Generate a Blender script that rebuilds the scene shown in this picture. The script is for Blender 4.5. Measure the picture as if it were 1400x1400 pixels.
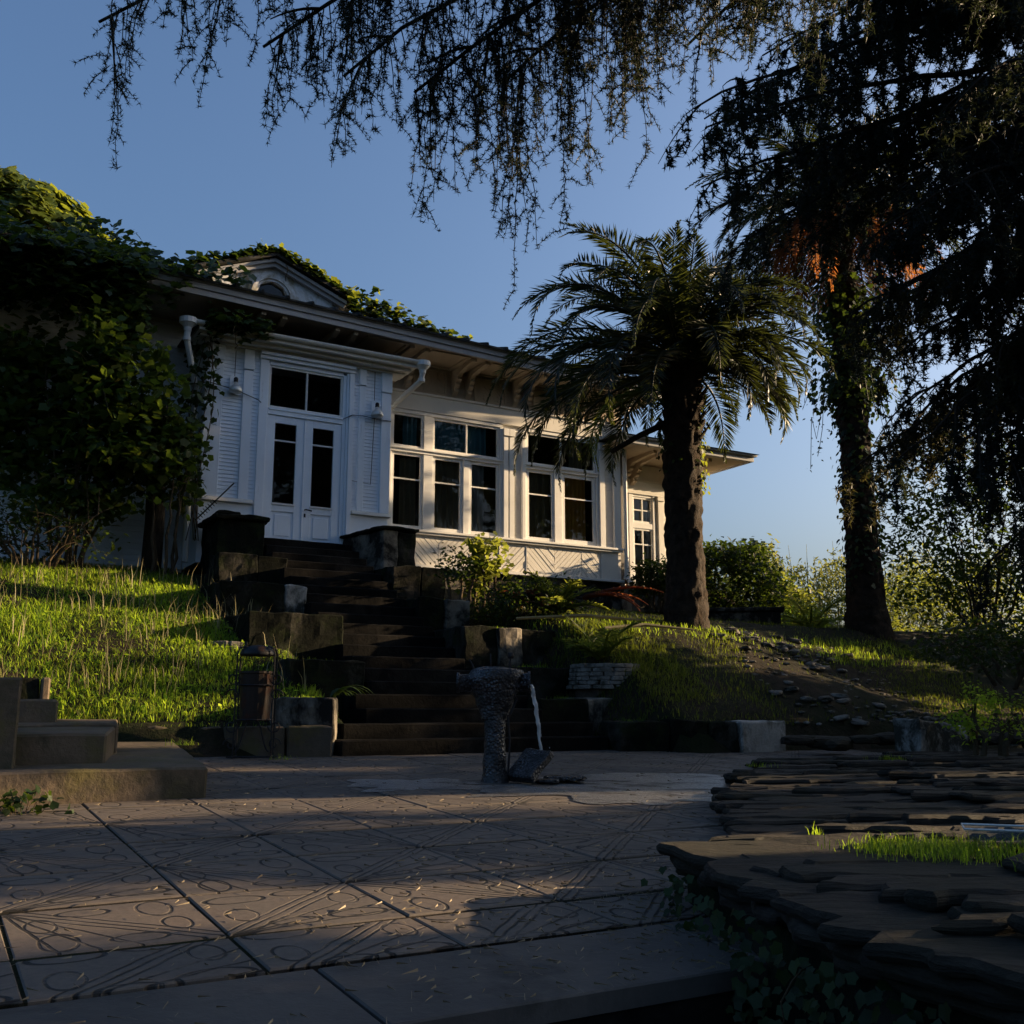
import bpy, bmesh, math, random
import numpy as np
from math import sin, cos, tan, pi, radians, sqrt, atan, atan2
from mathutils import Vector, Matrix, noise

scene = bpy.context.scene
for o in list(bpy.data.objects):
    bpy.data.objects.remove(o)

# ---------------------------------------------------------------- camera
CAM_H = 0.4304
cam_data = bpy.data.cameras.new("camera")
cam_data.sensor_width = 36.0
cam_data.lens = 36.0
cam_data.clip_start = 0.05
cam_data.clip_end = 4000.0
cam = bpy.data.objects.new("camera", cam_data)
scene.collection.objects.link(cam)
cam.location = (0, 0, CAM_H)
cam.rotation_euler = (pi / 2 + atan(270 / 1400.0), 0, 0)
scene.camera = cam

# ---------------------------------------------------------------- sky, sun, exposure
SUN_AZ = 18.0        # degrees from +X towards +Y
SUN_EL = 13.0
SKY_STRENGTH = 0.09
SUN_STRENGTH = 5.0
EXPOSURE = 1.5
world = bpy.data.worlds.new("World")
scene.world = world
world.use_nodes = True
wn = world.node_tree
wn.nodes.clear()
sky = wn.nodes.new('ShaderNodeTexSky')
sky.sky_type = 'NISHITA'
sky.sun_disc = False
sky.sun_elevation = radians(SUN_EL)
sky.sun_rotation = radians(90.0 - SUN_AZ)
sky.altitude = 60
sky.air_density = 1.0
sky.dust_density = 7.0
sky.ozone_density = 4.2
bg = wn.nodes.new('ShaderNodeBackground')
bg.inputs[1].default_value = SKY_STRENGTH
wo = wn.nodes.new('ShaderNodeOutputWorld')
wn.links.new(sky.outputs[0], bg.inputs[0])
wn.links.new(bg.outputs[0], wo.inputs[0])

sun_data = bpy.data.lights.new("sun", 'SUN')
sun_data.energy = SUN_STRENGTH
sun_data.angle = radians(0.55)
sun_data.color = (1.0, 0.72, 0.42)
sun = bpy.data.objects.new("sun", sun_data)
scene.collection.objects.link(sun)
_sd = Vector((cos(radians(SUN_AZ)) * cos(radians(SUN_EL)), sin(radians(SUN_AZ)) * cos(radians(SUN_EL)), sin(radians(SUN_EL))))
sun.rotation_euler = _sd.to_track_quat('Z', 'Y').to_euler()
sun.location = (20, 10, 20)

scene.view_settings.view_transform = 'Standard'
scene.view_settings.look = 'None'
scene.view_settings.gamma = 1.0
scene.view_settings.use_curve_mapping = False
scene.view_settings.exposure = EXPOSURE
scene.render.engine = 'CYCLES'
scene.cycles.max_bounces = 6
scene.cycles.diffuse_bounces = 3
scene.cycles.glossy_bounces = 3
scene.cycles.transmission_bounces = 4
scene.cycles.transparent_max_bounces = 12
scene.cycles.caustics_reflective = False
scene.cycles.caustics_refractive = False

# ---------------------------------------------------------------- frames of reference
COL = scene.collection
TH = radians(30)
OX, OY = -0.3653, 10.5            # foot of the stairs; local axes: a along the house front, b into the slope
CA, SA = cos(TH), sin(TH)
PS = 0.045                        # fall of the plaza towards the viewer


def W(a, b, z=0.0):
    return (OX + CA * a - SA * b, OY + SA * a + CA * b, z)


def WA(ab):
    ab = np.asarray(ab, float)
    return np.stack([OX + CA * ab[:, 0] - SA * ab[:, 1], OY + SA * ab[:, 0] + CA * ab[:, 1]], 1)


def LOC(x, y):
    dx, dy = x - OX, y - OY
    return CA * dx + SA * dy, -SA * dx + CA * dy


# ---------------------------------------------------------------- mesh helpers
def link(name, me, mat=None, parent=None, loc=None, rot=None, smooth=False):
    o = bpy.data.objects.new(name, me)
    COL.objects.link(o)
    if me is not None and mat is not None and not me.materials:
        if isinstance(mat, (list, tuple)):
            for m in mat:
                me.materials.append(m)
        else:
            me.materials.append(mat)
    if parent is not None:
        o.parent = parent
    if loc is not None:
        o.location = loc
    if rot is not None:
        o.rotation_euler = rot
    if smooth and me is not None:
        me.polygons.foreach_set('use_smooth', [True] * len(me.polygons))
    return o


def tag(o, label=None, cat=None, group=None, kind=None):
    if label:
        o['label'] = label
    if cat:
        o['category'] = cat
    if group:
        o['group'] = group
    if kind:
        o['kind'] = kind
    return o


def empty(name, loc=(0, 0, 0), rz=0.0, label=None, cat=None, group=None):
    o = bpy.data.objects.new(name, None)
    COL.objects.link(o)
    o.location = loc
    o.rotation_euler = (0, 0, rz)
    o.empty_display_size = 0.2
    return tag(o, label, cat, group)


def fast_mesh(name, V, F):
    """V (n,3) array, F (m,k) array of equal-sized polygons"""
    V = np.ascontiguousarray(V, dtype=np.float32)
    F = np.ascontiguousarray(F, dtype=np.int32)
    me = bpy.data.meshes.new(name)
    m, k = F.shape
    me.vertices.add(len(V))
    me.vertices.foreach_set('co', V.ravel())
    me.loops.add(m * k)
    me.loops.foreach_set('vertex_index', F.ravel())
    me.polygons.add(m)
    me.polygons.foreach_set('loop_start', np.arange(0, m * k, k, dtype=np.int32))
    me.update(calc_edges=True)
    return me


class MB:
    """collects simple solids and links them as ONE mesh"""

    def __init__(self):
        self.v = []
        self.f = []

    def add(self, vs, fs):
        n = len(self.v)
        self.v.extend([tuple(p) for p in vs])
        self.f.extend([tuple(i + n for i in q) for q in fs])
        return self

    def box(self, x0, x1, y0, y1, z0, z1):
        return self.add([(x0, y0, z0), (x1, y0, z0), (x1, y1, z0), (x0, y1, z0), (x0, y0, z1), (x1, y0, z1), (x1, y1, z1), (x0, y1, z1)],
                        [(0, 3, 2, 1), (4, 5, 6, 7), (0, 1, 5, 4), (1, 2, 6, 5), (2, 3, 7, 6), (3, 0, 4, 7)])

    def prism(self, poly, lo, hi, axis='z'):
        """poly 2-D outline; axis: the extrusion axis"""
        n = len(poly)

        def p(u, v, w):
            return {'z': (u, v, w), 'y': (u, w, v), 'x': (w, u, v)}[axis]
        vs = [p(u, v, lo) for u, v in poly] + [p(u, v, hi) for u, v in poly]
        fs = [tuple(range(n - 1, -1, -1)), tuple(range(n, 2 * n))] + [(i, (i + 1) % n, n + (i + 1) % n, n + i) for i in range(n)]
        return self.add(vs, fs)

    def tube(self, pts, rad, n=8, cap=True):
        V, F = tube_arr(pts, rad, n)
        base = len(self.v)
        self.v.extend([tuple(p) for p in V])
        self.f.extend([tuple(int(i) + base for i in q) for q in F])
        if cap:
            m = len(pts)
            self.f.append(tuple(base + i for i in range(n - 1, -1, -1)))
            self.f.append(tuple(base + (m - 1) * n + i for i in range(n)))
        return self

    def lathe(self, prof, n=16, cx=0, cy=0):
        vs, fs = [], []
        for r, z in prof:
            for i in range(n):
                t = 2 * pi * i / n
                vs.append((cx + r * cos(t), cy + r * sin(t), z))
        for j in range(len(prof) - 1):
            for i in range(n):
                fs.append((j * n + i, j * n + (i + 1) % n, (j + 1) * n + (i + 1) % n, (j + 1) * n + i))
        fs.append(tuple(range(n - 1, -1, -1)))
        fs.append(tuple((len(prof) - 1) * n + i for i in range(n)))
        return self.add(vs, fs)

    def mesh(self, name='mesh'):
        me = bpy.data.meshes.new(name)
        me.from_pydata(self.v, [], self.f)
        bm = bmesh.new()
        bm.from_mesh(me)
        bmesh.ops.recalc_face_normals(bm, faces=bm.faces)
        bm.to_mesh(me)
        bm.free()
        me.update()
        return me

    def build(self, name, mat, parent=None, loc=None, rot=None, smooth=False, bevel=0):
        o = link(name, self.mesh(name), mat, parent, loc, rot, smooth)
        if bevel:
            md = o.modifiers.new('bevel', 'BEVEL')
            md.width = bevel
            md.segments = 2
            md.limit_method = 'ANGLE'
        return o


def tube_arr(pts, rad, n=6):
    P = np.asarray(pts, float)
    m = len(P)
    if np.isscalar(rad):
        rad = [rad] * m
    T = np.gradient(P, axis=0)
    T /= np.linalg.norm(T, axis=1)[:, None] + 1e-9
    ref = np.array([0, 0, 1.0]) if abs(T[0][2]) < 0.8 else np.array([1.0, 0, 0])
    V = np.zeros((m, n, 3))
    for i in range(m):
        s = np.cross(T[i], ref)
        s /= np.linalg.norm(s) + 1e-9
        u = np.cross(s, T[i])
        ref = u
        for k in range(n):
            t = 2 * pi * k / n
            V[i, k] = P[i] + rad[i] * (cos(t) * s + sin(t) * u)
    F = []
    for i in range(m - 1):
        for k in range(n):
            F.append((i * n + k, i * n + (k + 1) % n, (i + 1) * n + (k + 1) % n, (i + 1) * n + k))
    return V.reshape(-1, 3), np.array(F, int)


def rough_mesh(name, poly, z0, z1, seed=0, amp=0.012, cell=0.12, top=None, skirt=0.0):
    """a stone: plan outline extruded, subdivided and roughened"""
    bm = bmesh.new()
    vs = [bm.verts.new((x, y, z0)) for x, y in poly]
    f = bm.faces.new(vs)
    r = bmesh.ops.extrude_face_region(bm, geom=[f])
    tv = [g for g in r['geom'] if isinstance(g, bmesh.types.BMVert)]
    for k, v in enumerate(tv):
        v.co.z = z1 if top is None else top(v.co.x, v.co.y)
    bmesh.ops.recalc_face_normals(bm, faces=bm.faces)
    bmesh.ops.bevel(bm, geom=list(bm.edges), offset=min(0.014, cell * 0.15), segments=1, affect='EDGES', profile=0.6)
    for _ in range(4):
        es = [e for e in bm.edges if e.calc_length() > cell]
        if not es:
            break
        bmesh.ops.subdivide_edges(bm, edges=es, cuts=1, use_grid_fill=True)
    bmesh.ops.triangulate(bm, faces=[f for f in bm.faces if len(f.verts) > 4])
    off = Vector((seed * 3.7, seed * 1.3, seed * 2.1))
    for v in bm.verts:
        p = v.co * 4.0 + off
        d = noise.noise_vector(p) * amp + noise.noise_vector(p * 3.1) * amp * 0.5
        v.co += d
    me = bpy.data.meshes.new(name)
    bm.to_mesh(me)
    bm.free()
    return me


def rect(x0, x1, y0, y1):
    return [(x0, y0), (x1, y0), (x1, y1), (x0, y1)]


# ---------------------------------------------------------------- leaves
OVAL_V = np.array([(0, 0, 0), (.27, .42, .07), (0, 1, -.06), (-.27, .42, .07)])
OVAL_F = np.array([(0, 1, 2), (0, 2, 3)])
LOBE_V = np.array([(0, .38, .0), (0, 0, .0), (.3, -.1, .05), (.42, .16, .06), (.56, .44, .03), (.36, .58, .06), (0, 1.02, -.07), (-.36, .58, .06), (-.56, .44, .03), (-.42, .16, .06), (-.3, -.1, .05)])
LOBE_F = np.array([(0, i, i + 1) for i in range(1, 10)] + [(0, 10, 1)])
ROUND_V = np.array([(0, .5, .0), (0, .08, 0), (.34, -.02, .05), (.52, .4, .06), (.36, .82, .03), (0, 1.0, -.03), (-.36, .82, .03), (-.52, .4, .06), (-.34, -.02, .05)])
ROUND_F = np.array([(0, i, i + 1) for i in range(1, 8)] + [(0, 8, 1)])
TEMPL = {'oval': (OVAL_V, OVAL_F), 'lobe': (LOBE_V, LOBE_F), 'round': (ROUND_V, ROUND_F)}


def unit(v):
    return v / (np.linalg.norm(v, axis=-1, keepdims=True) + 1e-9)


def leaf_arr(P, size, rng, kind='oval', up=0.4, droop=0.3, face=None, width=1.0):
    """leaves at the points P; face: mean normal (3,) or (n,3)"""
    P = np.asarray(P, float)
    n = len(P)
    tv, tf = TEMPL[kind]
    N = rng.normal(size=(n, 3))
    N[:, 2] = np.abs(N[:, 2]) * (1 + up) + up
    N = unit(N)
    if face is not None:
        N = unit(N * 0.75 + np.asarray(face) * 1.0)
    T = rng.normal(size=(n, 3))
    T[:, 2] -= droop * 2
    T = unit(T - (T * N).sum(1)[:, None] * N)
    S = np.cross(T, N)
    s = np.asarray(size if not np.isscalar(size) else rng.uniform(.65, 1.25, n) * size).reshape(-1, 1, 1)
    V = P[:, None, :] + s * (tv[None, :, 0:1] * width * S[:, None, :] + tv[None, :, 1:2] * T[:, None, :] + tv[None, :, 2:3] * N[:, None, :])
    F = tf[None] + (np.arange(n) * len(tv))[:, None, None]
    return V.reshape(-1, 3), F.reshape(-1, 3)


def join_arr(parts):
    V, F, n = [], [], 0
    for v, f in parts:
        f = np.asarray(f)
        if f.shape[1] == 4:
            f = np.concatenate([f[:, [0, 1, 2]], f[:, [0, 2, 3]]])
        V.append(v)
        F.append(f + n)
        n += len(v)
    return np.concatenate(V), np.concatenate(F)


def clump_points(rng, center, radii, n_clumps, per, spread, shell=0.55, lower=-1.0):
    c = np.asarray(center, float)
    r = np.asarray(radii, float)
    d = unit(rng.normal(size=(n_clumps * 3, 3)))
    d = d[d[:, 2] > lower][:n_clumps]
    rad = shell + (1 - shell) * rng.random((len(d), 1)) ** 0.6
    C = c + d * r * rad
    k = rng.integers(int(per * .5), int(per * 1.5) + 1, len(C))
    idx = np.repeat(np.arange(len(C)), k)
    P = C[idx] + rng.normal(size=(len(idx), 3)) * spread * np.array([1, 1, .75])
    return P, d[idx]

# ---------------------------------------------------------------- materials
class NT:
    def __init__(self, name):
        self.m = bpy.data.materials.new(name)
        self.m.use_nodes = True
        self.t = self.m.node_tree
        self.t.nodes.clear()
        self.out = self.t.nodes.new('ShaderNodeOutputMaterial')

    def n(self, typ, **kw):
        x = self.t.nodes.new(typ)
        for k, v in kw.items():
            setattr(x, k, v)
        return x

    def l(self, a, b):
        self.t.links.new(a, b)

    def val(self, inp, v):
        if hasattr(v, 'is_linked') or isinstance(v, bpy.types.NodeSocket):
            self.l(v, inp)
        else:
            inp.default_value = v

    def math(self, op, a, b=0.0, c=None, clamp=False):
        x = self.n('ShaderNodeMath', operation=op, use_clamp=clamp)
        self.val(x.inputs[0], a)
        self.val(x.inputs[1], b)
        if c is not None:
            self.val(x.inputs[2], c)
        return x.outputs[0]

    def mix(self, f, a, b, mode='MIX'):
        x = self.n('ShaderNodeMix', data_type='RGBA', blend_type=mode)
        self.val(x.inputs[0], f)
        for i, c in ((6, a), (7, b)):
            if isinstance(c, (tuple, list)):
                x.inputs[i].default_value = tuple(c) + ((1,) if len(c) == 3 else ())
            else:
                self.l(c, x.inputs[i])
        return x.outputs[2]

    def noise(self, scale, detail=4, rough=0.6, vec=None, dist=0.0):
        x = self.n('ShaderNodeTexNoise')
        x.inputs['Scale'].default_value = scale
        x.inputs['Detail'].default_value = detail
        x.inputs['Roughness'].default_value = rough
        x.inputs['Distortion'].default_value = dist
        if vec is not None:
            self.l(vec, x.inputs['Vector'])
        return x.outputs[0]

    def ramp(self, f, stops):
        x = self.n('ShaderNodeValToRGB')
        self.l(f, x.inputs[0])
        el = x.color_ramp.elements
        while len(el) < len(stops):
            el.new(0.5)
        for e, (p, c) in zip(el, stops):
            e.position = p
            e.color = (c, c, c, 1) if np.isscalar(c) else tuple(c) + (1,)
        return x.outputs[0]

    def coord(self, which='Object', scale=None):
        x = self.n('ShaderNodeTexCoord')
        v = x.outputs[which]
        if scale:
            m = self.n('ShaderNodeMapping')
            m.inputs['Scale'].default_value = scale
            self.l(v, m.inputs[0])
            v = m.outputs[0]
        return v

    def wpos(self, scale=None):
        x = self.n('ShaderNodeNewGeometry')
        v = x.outputs['Position']
        if scale:
            m = self.n('ShaderNodeMapping')
            m.inputs['Scale'].default_value = scale
            self.l(v, m.inputs[0])
            v = m.outputs[0]
        return v

    def bump(self, h, strength=0.4, dist=0.02, nrm=None):
        x = self.n('ShaderNodeBump')
        x.inputs['Strength'].default_value = strength
        x.inputs['Distance'].default_value = dist
        self.l(h, x.inputs['Height'])
        if nrm is not None:
            self.l(nrm, x.inputs['Normal'])
        return x.outputs[0]

    def pbsdf(self, color, rough=0.7, metal=0.0, normal=None, spec=0.4, **kw):
        x = self.n('ShaderNodeBsdfPrincipled')
        if isinstance(color, (tuple, list)):
            x.inputs['Base Color'].default_value = tuple(color) + ((1,) if len(color) == 3 else ())
        else:
            self.l(color, x.inputs['Base Color'])
        self.val(x.inputs['Roughness'], rough)
        x.inputs['Metallic'].default_value = metal
        x.inputs['Specular IOR Level'].default_value = spec
        if normal is not None:
            self.l(normal, x.inputs['Normal'])
        for k, v in kw.items():
            self.val(x.inputs[k], v)
        return x.outputs[0]

    def done(self, shader):
        self.l(shader, self.out.inputs[0])
        return self.m


def mat_stone(name, c0, c1, stain=(0.012, 0.013, 0.011), stain_amt=0.5, scale=3.0, bump=0.5, rough=0.85, moss=None, spec=.25):
    t = NT(name)
    p = t.wpos()
    n1 = t.noise(scale, 6, 0.65, p)
    n2 = t.noise(scale * 9, 5, 0.7, p)
    n3 = t.noise(scale * .55, 6, 0.7, t.wpos((1, 1, .8)), 0.3)
    c = t.mix(t.ramp(n1, [(.35, 0), (.68, 1)]), c0, c1)
    c = t.mix(t.math('MULTIPLY', t.ramp(n2, [(.45, 0), (.75, 1)]), .35), c, tuple(x * .55 for x in c0))
    c = t.mix(t.ramp(n3, [(.62 - stain_amt * .4, 0), (.72 - stain_amt * .35, 1)]), c, stain)
    if moss:
        n4 = t.noise(scale * 1.4, 5, .7, p)
        c = t.mix(t.ramp(n4, [(.5, 0), (.66, .8)]), c, moss)
    h = t.math('ADD', t.math('MULTIPLY', n1, .6), t.math('MULTIPLY', n2, .5))
    return t.done(t.pbsdf(c, rough, normal=t.bump(h, bump, .03), spec=spec))


def mat_slate():
    t = NT('riven_slate')
    p = t.wpos((1.6, 9, 26))
    n1 = t.noise(1.6, 7, .7, p, .4)
    n2 = t.noise(30, 5, .7, t.wpos())
    n3 = t.noise(1.3, 5, .65, t.wpos())
    c = t.mix(t.ramp(n1, [(.36, 0), (.64, 1)]), (.014, .012, .010), (.058, .048, .037))
    c = t.mix(t.ramp(n3, [(.45, 0), (.62, .8)]), c, (.022, .023, .014))
    c = t.mix(t.math('MULTIPLY', t.ramp(n2, [(.48, 0), (.72, 1)]), .5), c, (.012, .011, .009))
    h = t.math('ADD', n1, t.math('MULTIPLY', n2, .25))
    return t.done(t.pbsdf(c, .75, normal=t.bump(h, 1.0, .04), spec=.2))


def mat_pebble():
    t = NT('wet_pebbled_cement')
    v = t.n('ShaderNodeTexVoronoi')
    v.inputs['Scale'].default_value = 48
    t.l(t.wpos(), v.inputs['Vector'])
    d = v.outputs['Distance']
    n = t.noise(7, 4, .6, t.wpos())
    c = t.mix(t.ramp(d, [(.15, 0), (.5, 1)]), (.10, .10, .115), (.012, .012, .014))
    c = t.mix(t.ramp(n, [(.42, 0), (.62, .85)]), c, (.008, .008, .008))
    sep = t.n('ShaderNodeSeparateColor')
    t.l(v.outputs['Color'], sep.inputs[0])
    h = t.math('MULTIPLY', t.math('SUBTRACT', 1.0, d), t.math('ADD', .5, sep.outputs[0]))
    return t.done(t.pbsdf(c, t.ramp(n, [(.4, .22), (.65, .7)]), normal=t.bump(h, .7, .014), spec=.5))


def mat_paint(name, col, wear=0.4, dirt=(0.16, 0.14, 0.11)):
    t = NT(name)
    p = t.wpos()
    n1 = t.noise(1.7, 6, .65, p)
    n2 = t.noise(7, 6, .75, t.wpos((1.6, 1.6, .22)))
    n3 = t.noise(34, 4, .7, p)
    c = t.mix(t.ramp(n1, [(.35, 0), (.75, .5)]), col, tuple(x * .8 for x in col))
    c = t.mix(t.ramp(n2, [(.66 - wear * .12, 0), (.82, .7)]), c, dirt)
    chip = t.math('MULTIPLY', t.ramp(n3, [(.66, 0), (.69, 1)]), t.ramp(n1, [(.5, 0), (.62, 1)]))
    c = t.mix(t.math('MULTIPLY', chip, wear), c, (.2, .17, .13))
    h = t.math('SUBTRACT', t.math('MULTIPLY', n2, .3), t.math('MULTIPLY', chip, .6))
    return t.done(t.pbsdf(c, .62, normal=t.bump(h, .35, .006), spec=.3))


def mat_leaf(name, c0, c1, trans=0.45, tcol=None, rough=0.55, spec=0.25, third=None):
    t = NT(name)
    g = t.n('ShaderNodeNewGeometry')
    r = g.outputs['Random Per Island']
    n = t.noise(.9, 3, .6, t.wpos())
    c = t.mix(r, c0, c1)
    c = t.mix(t.math('MULTIPLY', t.ramp(n, [(.4, 0), (.65, 1)]), .5), c, tuple(x * .6 for x in c0))
    if third:
        r2 = t.math('FRACT', t.math('MULTIPLY', r, 17.3))
        c = t.mix(t.ramp(r2, [(.88, 0), (.9, 1)]), c, third)
    b = t.pbsdf(c, rough, spec=spec)
    tr = t.n('ShaderNodeBsdfTranslucent')
    tc = t.mix(.55, c, tcol) if tcol else c
    t.l(t.mix(1.0, tc, (1.5, 1.5, 1.2), 'MULTIPLY'), tr.inputs[0])
    m = t.n('ShaderNodeMixShader')
    m.inputs[0].default_value = trans
    t.l(b, m.inputs[1])
    t.l(tr.outputs[0], m.inputs[2])
    return t.done(m.outputs[0])


def mat_bark(name, c0, c1, sz=(6, 6, 1.2)):
    t = NT(name)
    n1 = t.noise(3, 6, .7, t.wpos(sz), .5)
    n2 = t.noise(22, 4, .7, t.wpos())
    c = t.mix(t.ramp(n1, [(.35, 0), (.7, 1)]), c0, c1)
    h = t.math('ADD', n1, t.math('MULTIPLY', n2, .4))
    return t.done(t.pbsdf(c, .9, normal=t.bump(h, .8, .04), spec=.15))


def mat_metal(name, col, rough=.45, rust=0.4):
    t = NT(name)
    n = t.noise(9, 6, .7, t.wpos())
    c = t.mix(t.ramp(n, [(.62 - rust * .3, 0), (.75 - rust * .2, 1)]), col, (.07, .024, .010))
    r = t.ramp(n, [(.4, rough), (.7, .9)])
    return t.done(t.pbsdf(c, r, .55, normal=t.bump(n, .2, .01)))


def mat_glass(name, tint=(.9, .93, .92)):
    t = NT(name)
    tr = t.n('ShaderNodeBsdfTransparent')
    tr.inputs[0].default_value = tint + (1,)
    gl = t.n('ShaderNodeBsdfGlossy')
    gl.inputs['Roughness'].default_value = .02
    n = t.noise(1.3, 2, .5, t.wpos())
    t.l(t.bump(n, .06, .05), gl.inputs['Normal'])
    fr = t.n('ShaderNodeFresnel')
    fr.inputs[0].default_value = 1.5
    m = t.n('ShaderNodeMixShader')
    t.l(t.math('MULTIPLY', fr.outputs[0], 1.0, clamp=True), m.inputs[0])
    t.l(tr.outputs[0], m.inputs[1])
    t.l(gl.outputs[0], m.inputs[2])
    return t.done(m.outputs[0])


def mat_cloth(name, col, trans=.35):
    t = NT(name)
    n = t.noise(60, 2, .5, t.wpos((1, 1, .2)))
    c = t.mix(t.math('MULTIPLY', n, .5), col, tuple(x * .6 for x in col))
    b = t.pbsdf(c, .9, spec=.1)
    tr = t.n('ShaderNodeBsdfTranslucent')
    t.l(c, tr.inputs[0])
    m = t.n('ShaderNodeMixShader')
    m.inputs[0].default_value = trans
    t.l(b, m.inputs[1])
    t.l(tr.outputs[0], m.inputs[2])
    return t.done(m.outputs[0])


def mat_tile():
    """cast paving slab with a ploughed flower ornament; object coordinates, slab is 0.6 m wide"""
    t = NT('carved_paving')
    s = t.n('ShaderNodeSeparateXYZ')
    co = t.n('ShaderNodeTexCoord')
    wob = t.n('ShaderNodeTexNoise')
    wob.inputs['Scale'].default_value = 6
    t.l(t.wpos(), wob.inputs['Vector'])
    vm = t.n('ShaderNodeVectorMath', operation='MULTIPLY_ADD')
    t.l(wob.outputs['Color'], vm.inputs[0])
    vm.inputs[1].default_value = (.022, .022, 0)
    t.l(co.outputs['Object'], vm.inputs[2])
    t.l(vm.outputs[0], s.inputs[0])
    x, y = s.outputs[0], s.outputs[1]
    x = t.math('SUBTRACT', x, .011)
    y = t.math('SUBTRACT', y, .011)
    g = None

    def groove(d, w):
        nonlocal g
        v = t.ramp(t.math('ABSOLUTE', d), [(0.0, 1), (w * .55, 1), (w, 0)])
        g = v if g is None else t.math('MAXIMUM', g, v)
    diag = t.math('SUBTRACT', x, y)
    for k in (-.052, 0, .052):
        groove(t.math('ADD', diag, k), .0085)
    # petals on the other diagonal
    for cx, cy, rx, ry in ((.17, -.17, .105, .055), (-.17, .17, .105, .055), (.2, .06, .05, .085), (-.2, -.06, .05, .085), (.06, .2, .085, .045), (-.06, -.2, .085, .045)):
        dx = t.math('DIVIDE', t.math('SUBTRACT', x, cx), rx)
        dy = t.math('DIVIDE', t.math('SUBTRACT', y, cy), ry)
        r = t.math('SQRT', t.math('ADD', t.math('MULTIPLY', dx, dx), t.math('MULTIPLY', dy, dy)))
        groove(t.math('MULTIPLY', t.math('SUBTRACT', r, 1.0), .07), .008)
    # fan of straight rays from the corner
    for k in (.2, .38, .6):
        groove(t.math('SUBTRACT', t.math('ADD', y, .3), t.math('MULTIPLY', t.math('ADD', x, .3), k)), .007)
    wear = t.noise(5, 4, .6, t.wpos())
    g = t.math('MULTIPLY', g, t.ramp(wear, [(.34, .25), (.50, 1)]))
    n1 = t.noise(2.2, 6, .65, t.wpos())
    n2 = t.noise(40, 5, .7, t.wpos())
    oi = t.n('ShaderNodeObjectInfo')
    c = t.mix(t.ramp(n1, [(.3, 0), (.7, 1)]), (.155, .122, .095), (.095, .083, .074))
    c = t.mix(t.math('MULTIPLY', oi.outputs['Random'], .4), c, (.075, .064, .055))
    c = t.mix(t.math('MULTIPLY', t.ramp(n2, [(.45, 0), (.75, 1)]), .5), c, (.04, .035, .03))
    c = t.mix(t.math('MULTIPLY', g, .95), c, (.006, .0055, .005))
    h = t.math('SUBTRACT', t.math('ADD', t.math('MULTIPLY', n2, .12), t.math('MULTIPLY', n1, .25)), g)
    return t.done(t.pbsdf(c, t.ramp(n1, [(.35, .55), (.65, .85)]), normal=t.bump(h, .8, .012), spec=.35))


def mat_ground():
    t = NT('soil_and_moss')
    p = t.wpos()
    n1 = t.noise(.8, 6, .7, p)
    n2 = t.noise(7, 6, .75, p)
    c = t.mix(t.ramp(n2, [(.4, 0), (.65, 1)]), (.014, .011, .008), (.034, .026, .017))
    c = t.mix(t.ramp(n1, [(.42, 0), (.56, .85)]), c, (.010, .016, .005))
    return t.done(t.pbsdf(c, .95, normal=t.bump(n2, .9, .06), spec=.1))


def mat_water(name, rough=.05, alpha=.75, bump=.25):
    t = NT(name)
    n = t.noise(16, 4, .6, t.wpos())
    n2 = t.noise(70, 3, .6, t.wpos())
    h = t.math('ADD', n, t.math('MULTIPLY', n2, .35))
    nr = t.bump(h, bump, .02)
    gl = t.n('ShaderNodeBsdfGlossy')
    gl.inputs['Roughness'].default_value = rough
    t.l(nr, gl.inputs['Normal'])
    tr = t.n('ShaderNodeBsdfTransparent')
    tr.inputs[0].default_value = (.62, .63, .64, 1)
    fr = t.n('ShaderNodeFresnel')
    fr.inputs[0].default_value = 1.33
    t.l(nr, fr.inputs['Normal'])
    m = t.n('ShaderNodeMixShader')
    film = t.ramp(t.noise(2.6, 6, .7, t.wpos((1, 2.2, 1))), [(.33, .2), (.50, 1)])
    t.l(t.math('MULTIPLY', t.math('MULTIPLY', fr.outputs[0], 2.0, clamp=True), film), m.inputs[0])
    t.l(tr.outputs[0], m.inputs[1])
    t.l(gl.outputs[0], m.inputs[2])
    return t.done(m.outputs[0])


M = {}
M['white'] = mat_paint('weathered_white_paint', (.84, .89, .96), .25)  # blue of the shade on the bay is mixed into this white
M['cream'] = mat_paint('weathered_cream_paint', (.72, .69, .63), .4)
M['trim'] = mat_paint('window_trim_paint', (.76, .75, .72), .3)
M['plaster'] = mat_stone('flaking_plaster', (.52, .54, .57), (.66, .68, .71), (.22, .19, .12), .42, 2.2, .35)
M['fascia'] = mat_paint('grey_fascia_paint', (.34, .34, .35), .6)
M['soffit'] = mat_paint('soffit_boards', (.42, .34, .25), .7)
M['roofing'] = mat_stone('dark_sheet_roofing', (.035, .035, .038), (.06, .058, .056), bump=.2)
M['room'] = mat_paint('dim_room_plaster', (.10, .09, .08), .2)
M['pipe'] = mat_paint('painted_sheet_metal', (.60, .60, .58), .5)
M['glass'] = mat_glass('window_glass')
M['teal'] = mat_cloth('teal_curtain', (.18, .42, .46))
M['olive'] = mat_cloth('olive_curtain', (.46, .36, .22))
M['orange'] = mat_cloth('orange_curtain', (.90, .42, .09))
M['grey_cloth'] = mat_cloth('grey_curtain', (.55, .56, .55))
M['black_stone'] = mat_stone('blackened_mossy_stone', (.022, .021, .018), (.060, .055, .046), (.005, .006, .004), .66, 2.6, .7, .9, (.014, .02, .006), spec=.08)
M['pale_stone'] = mat_stone('stained_pale_stone', (.16, .14, .11), (.27, .235, .19), (.012, .011, .009), .52, 2.6, .7, .88)
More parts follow.
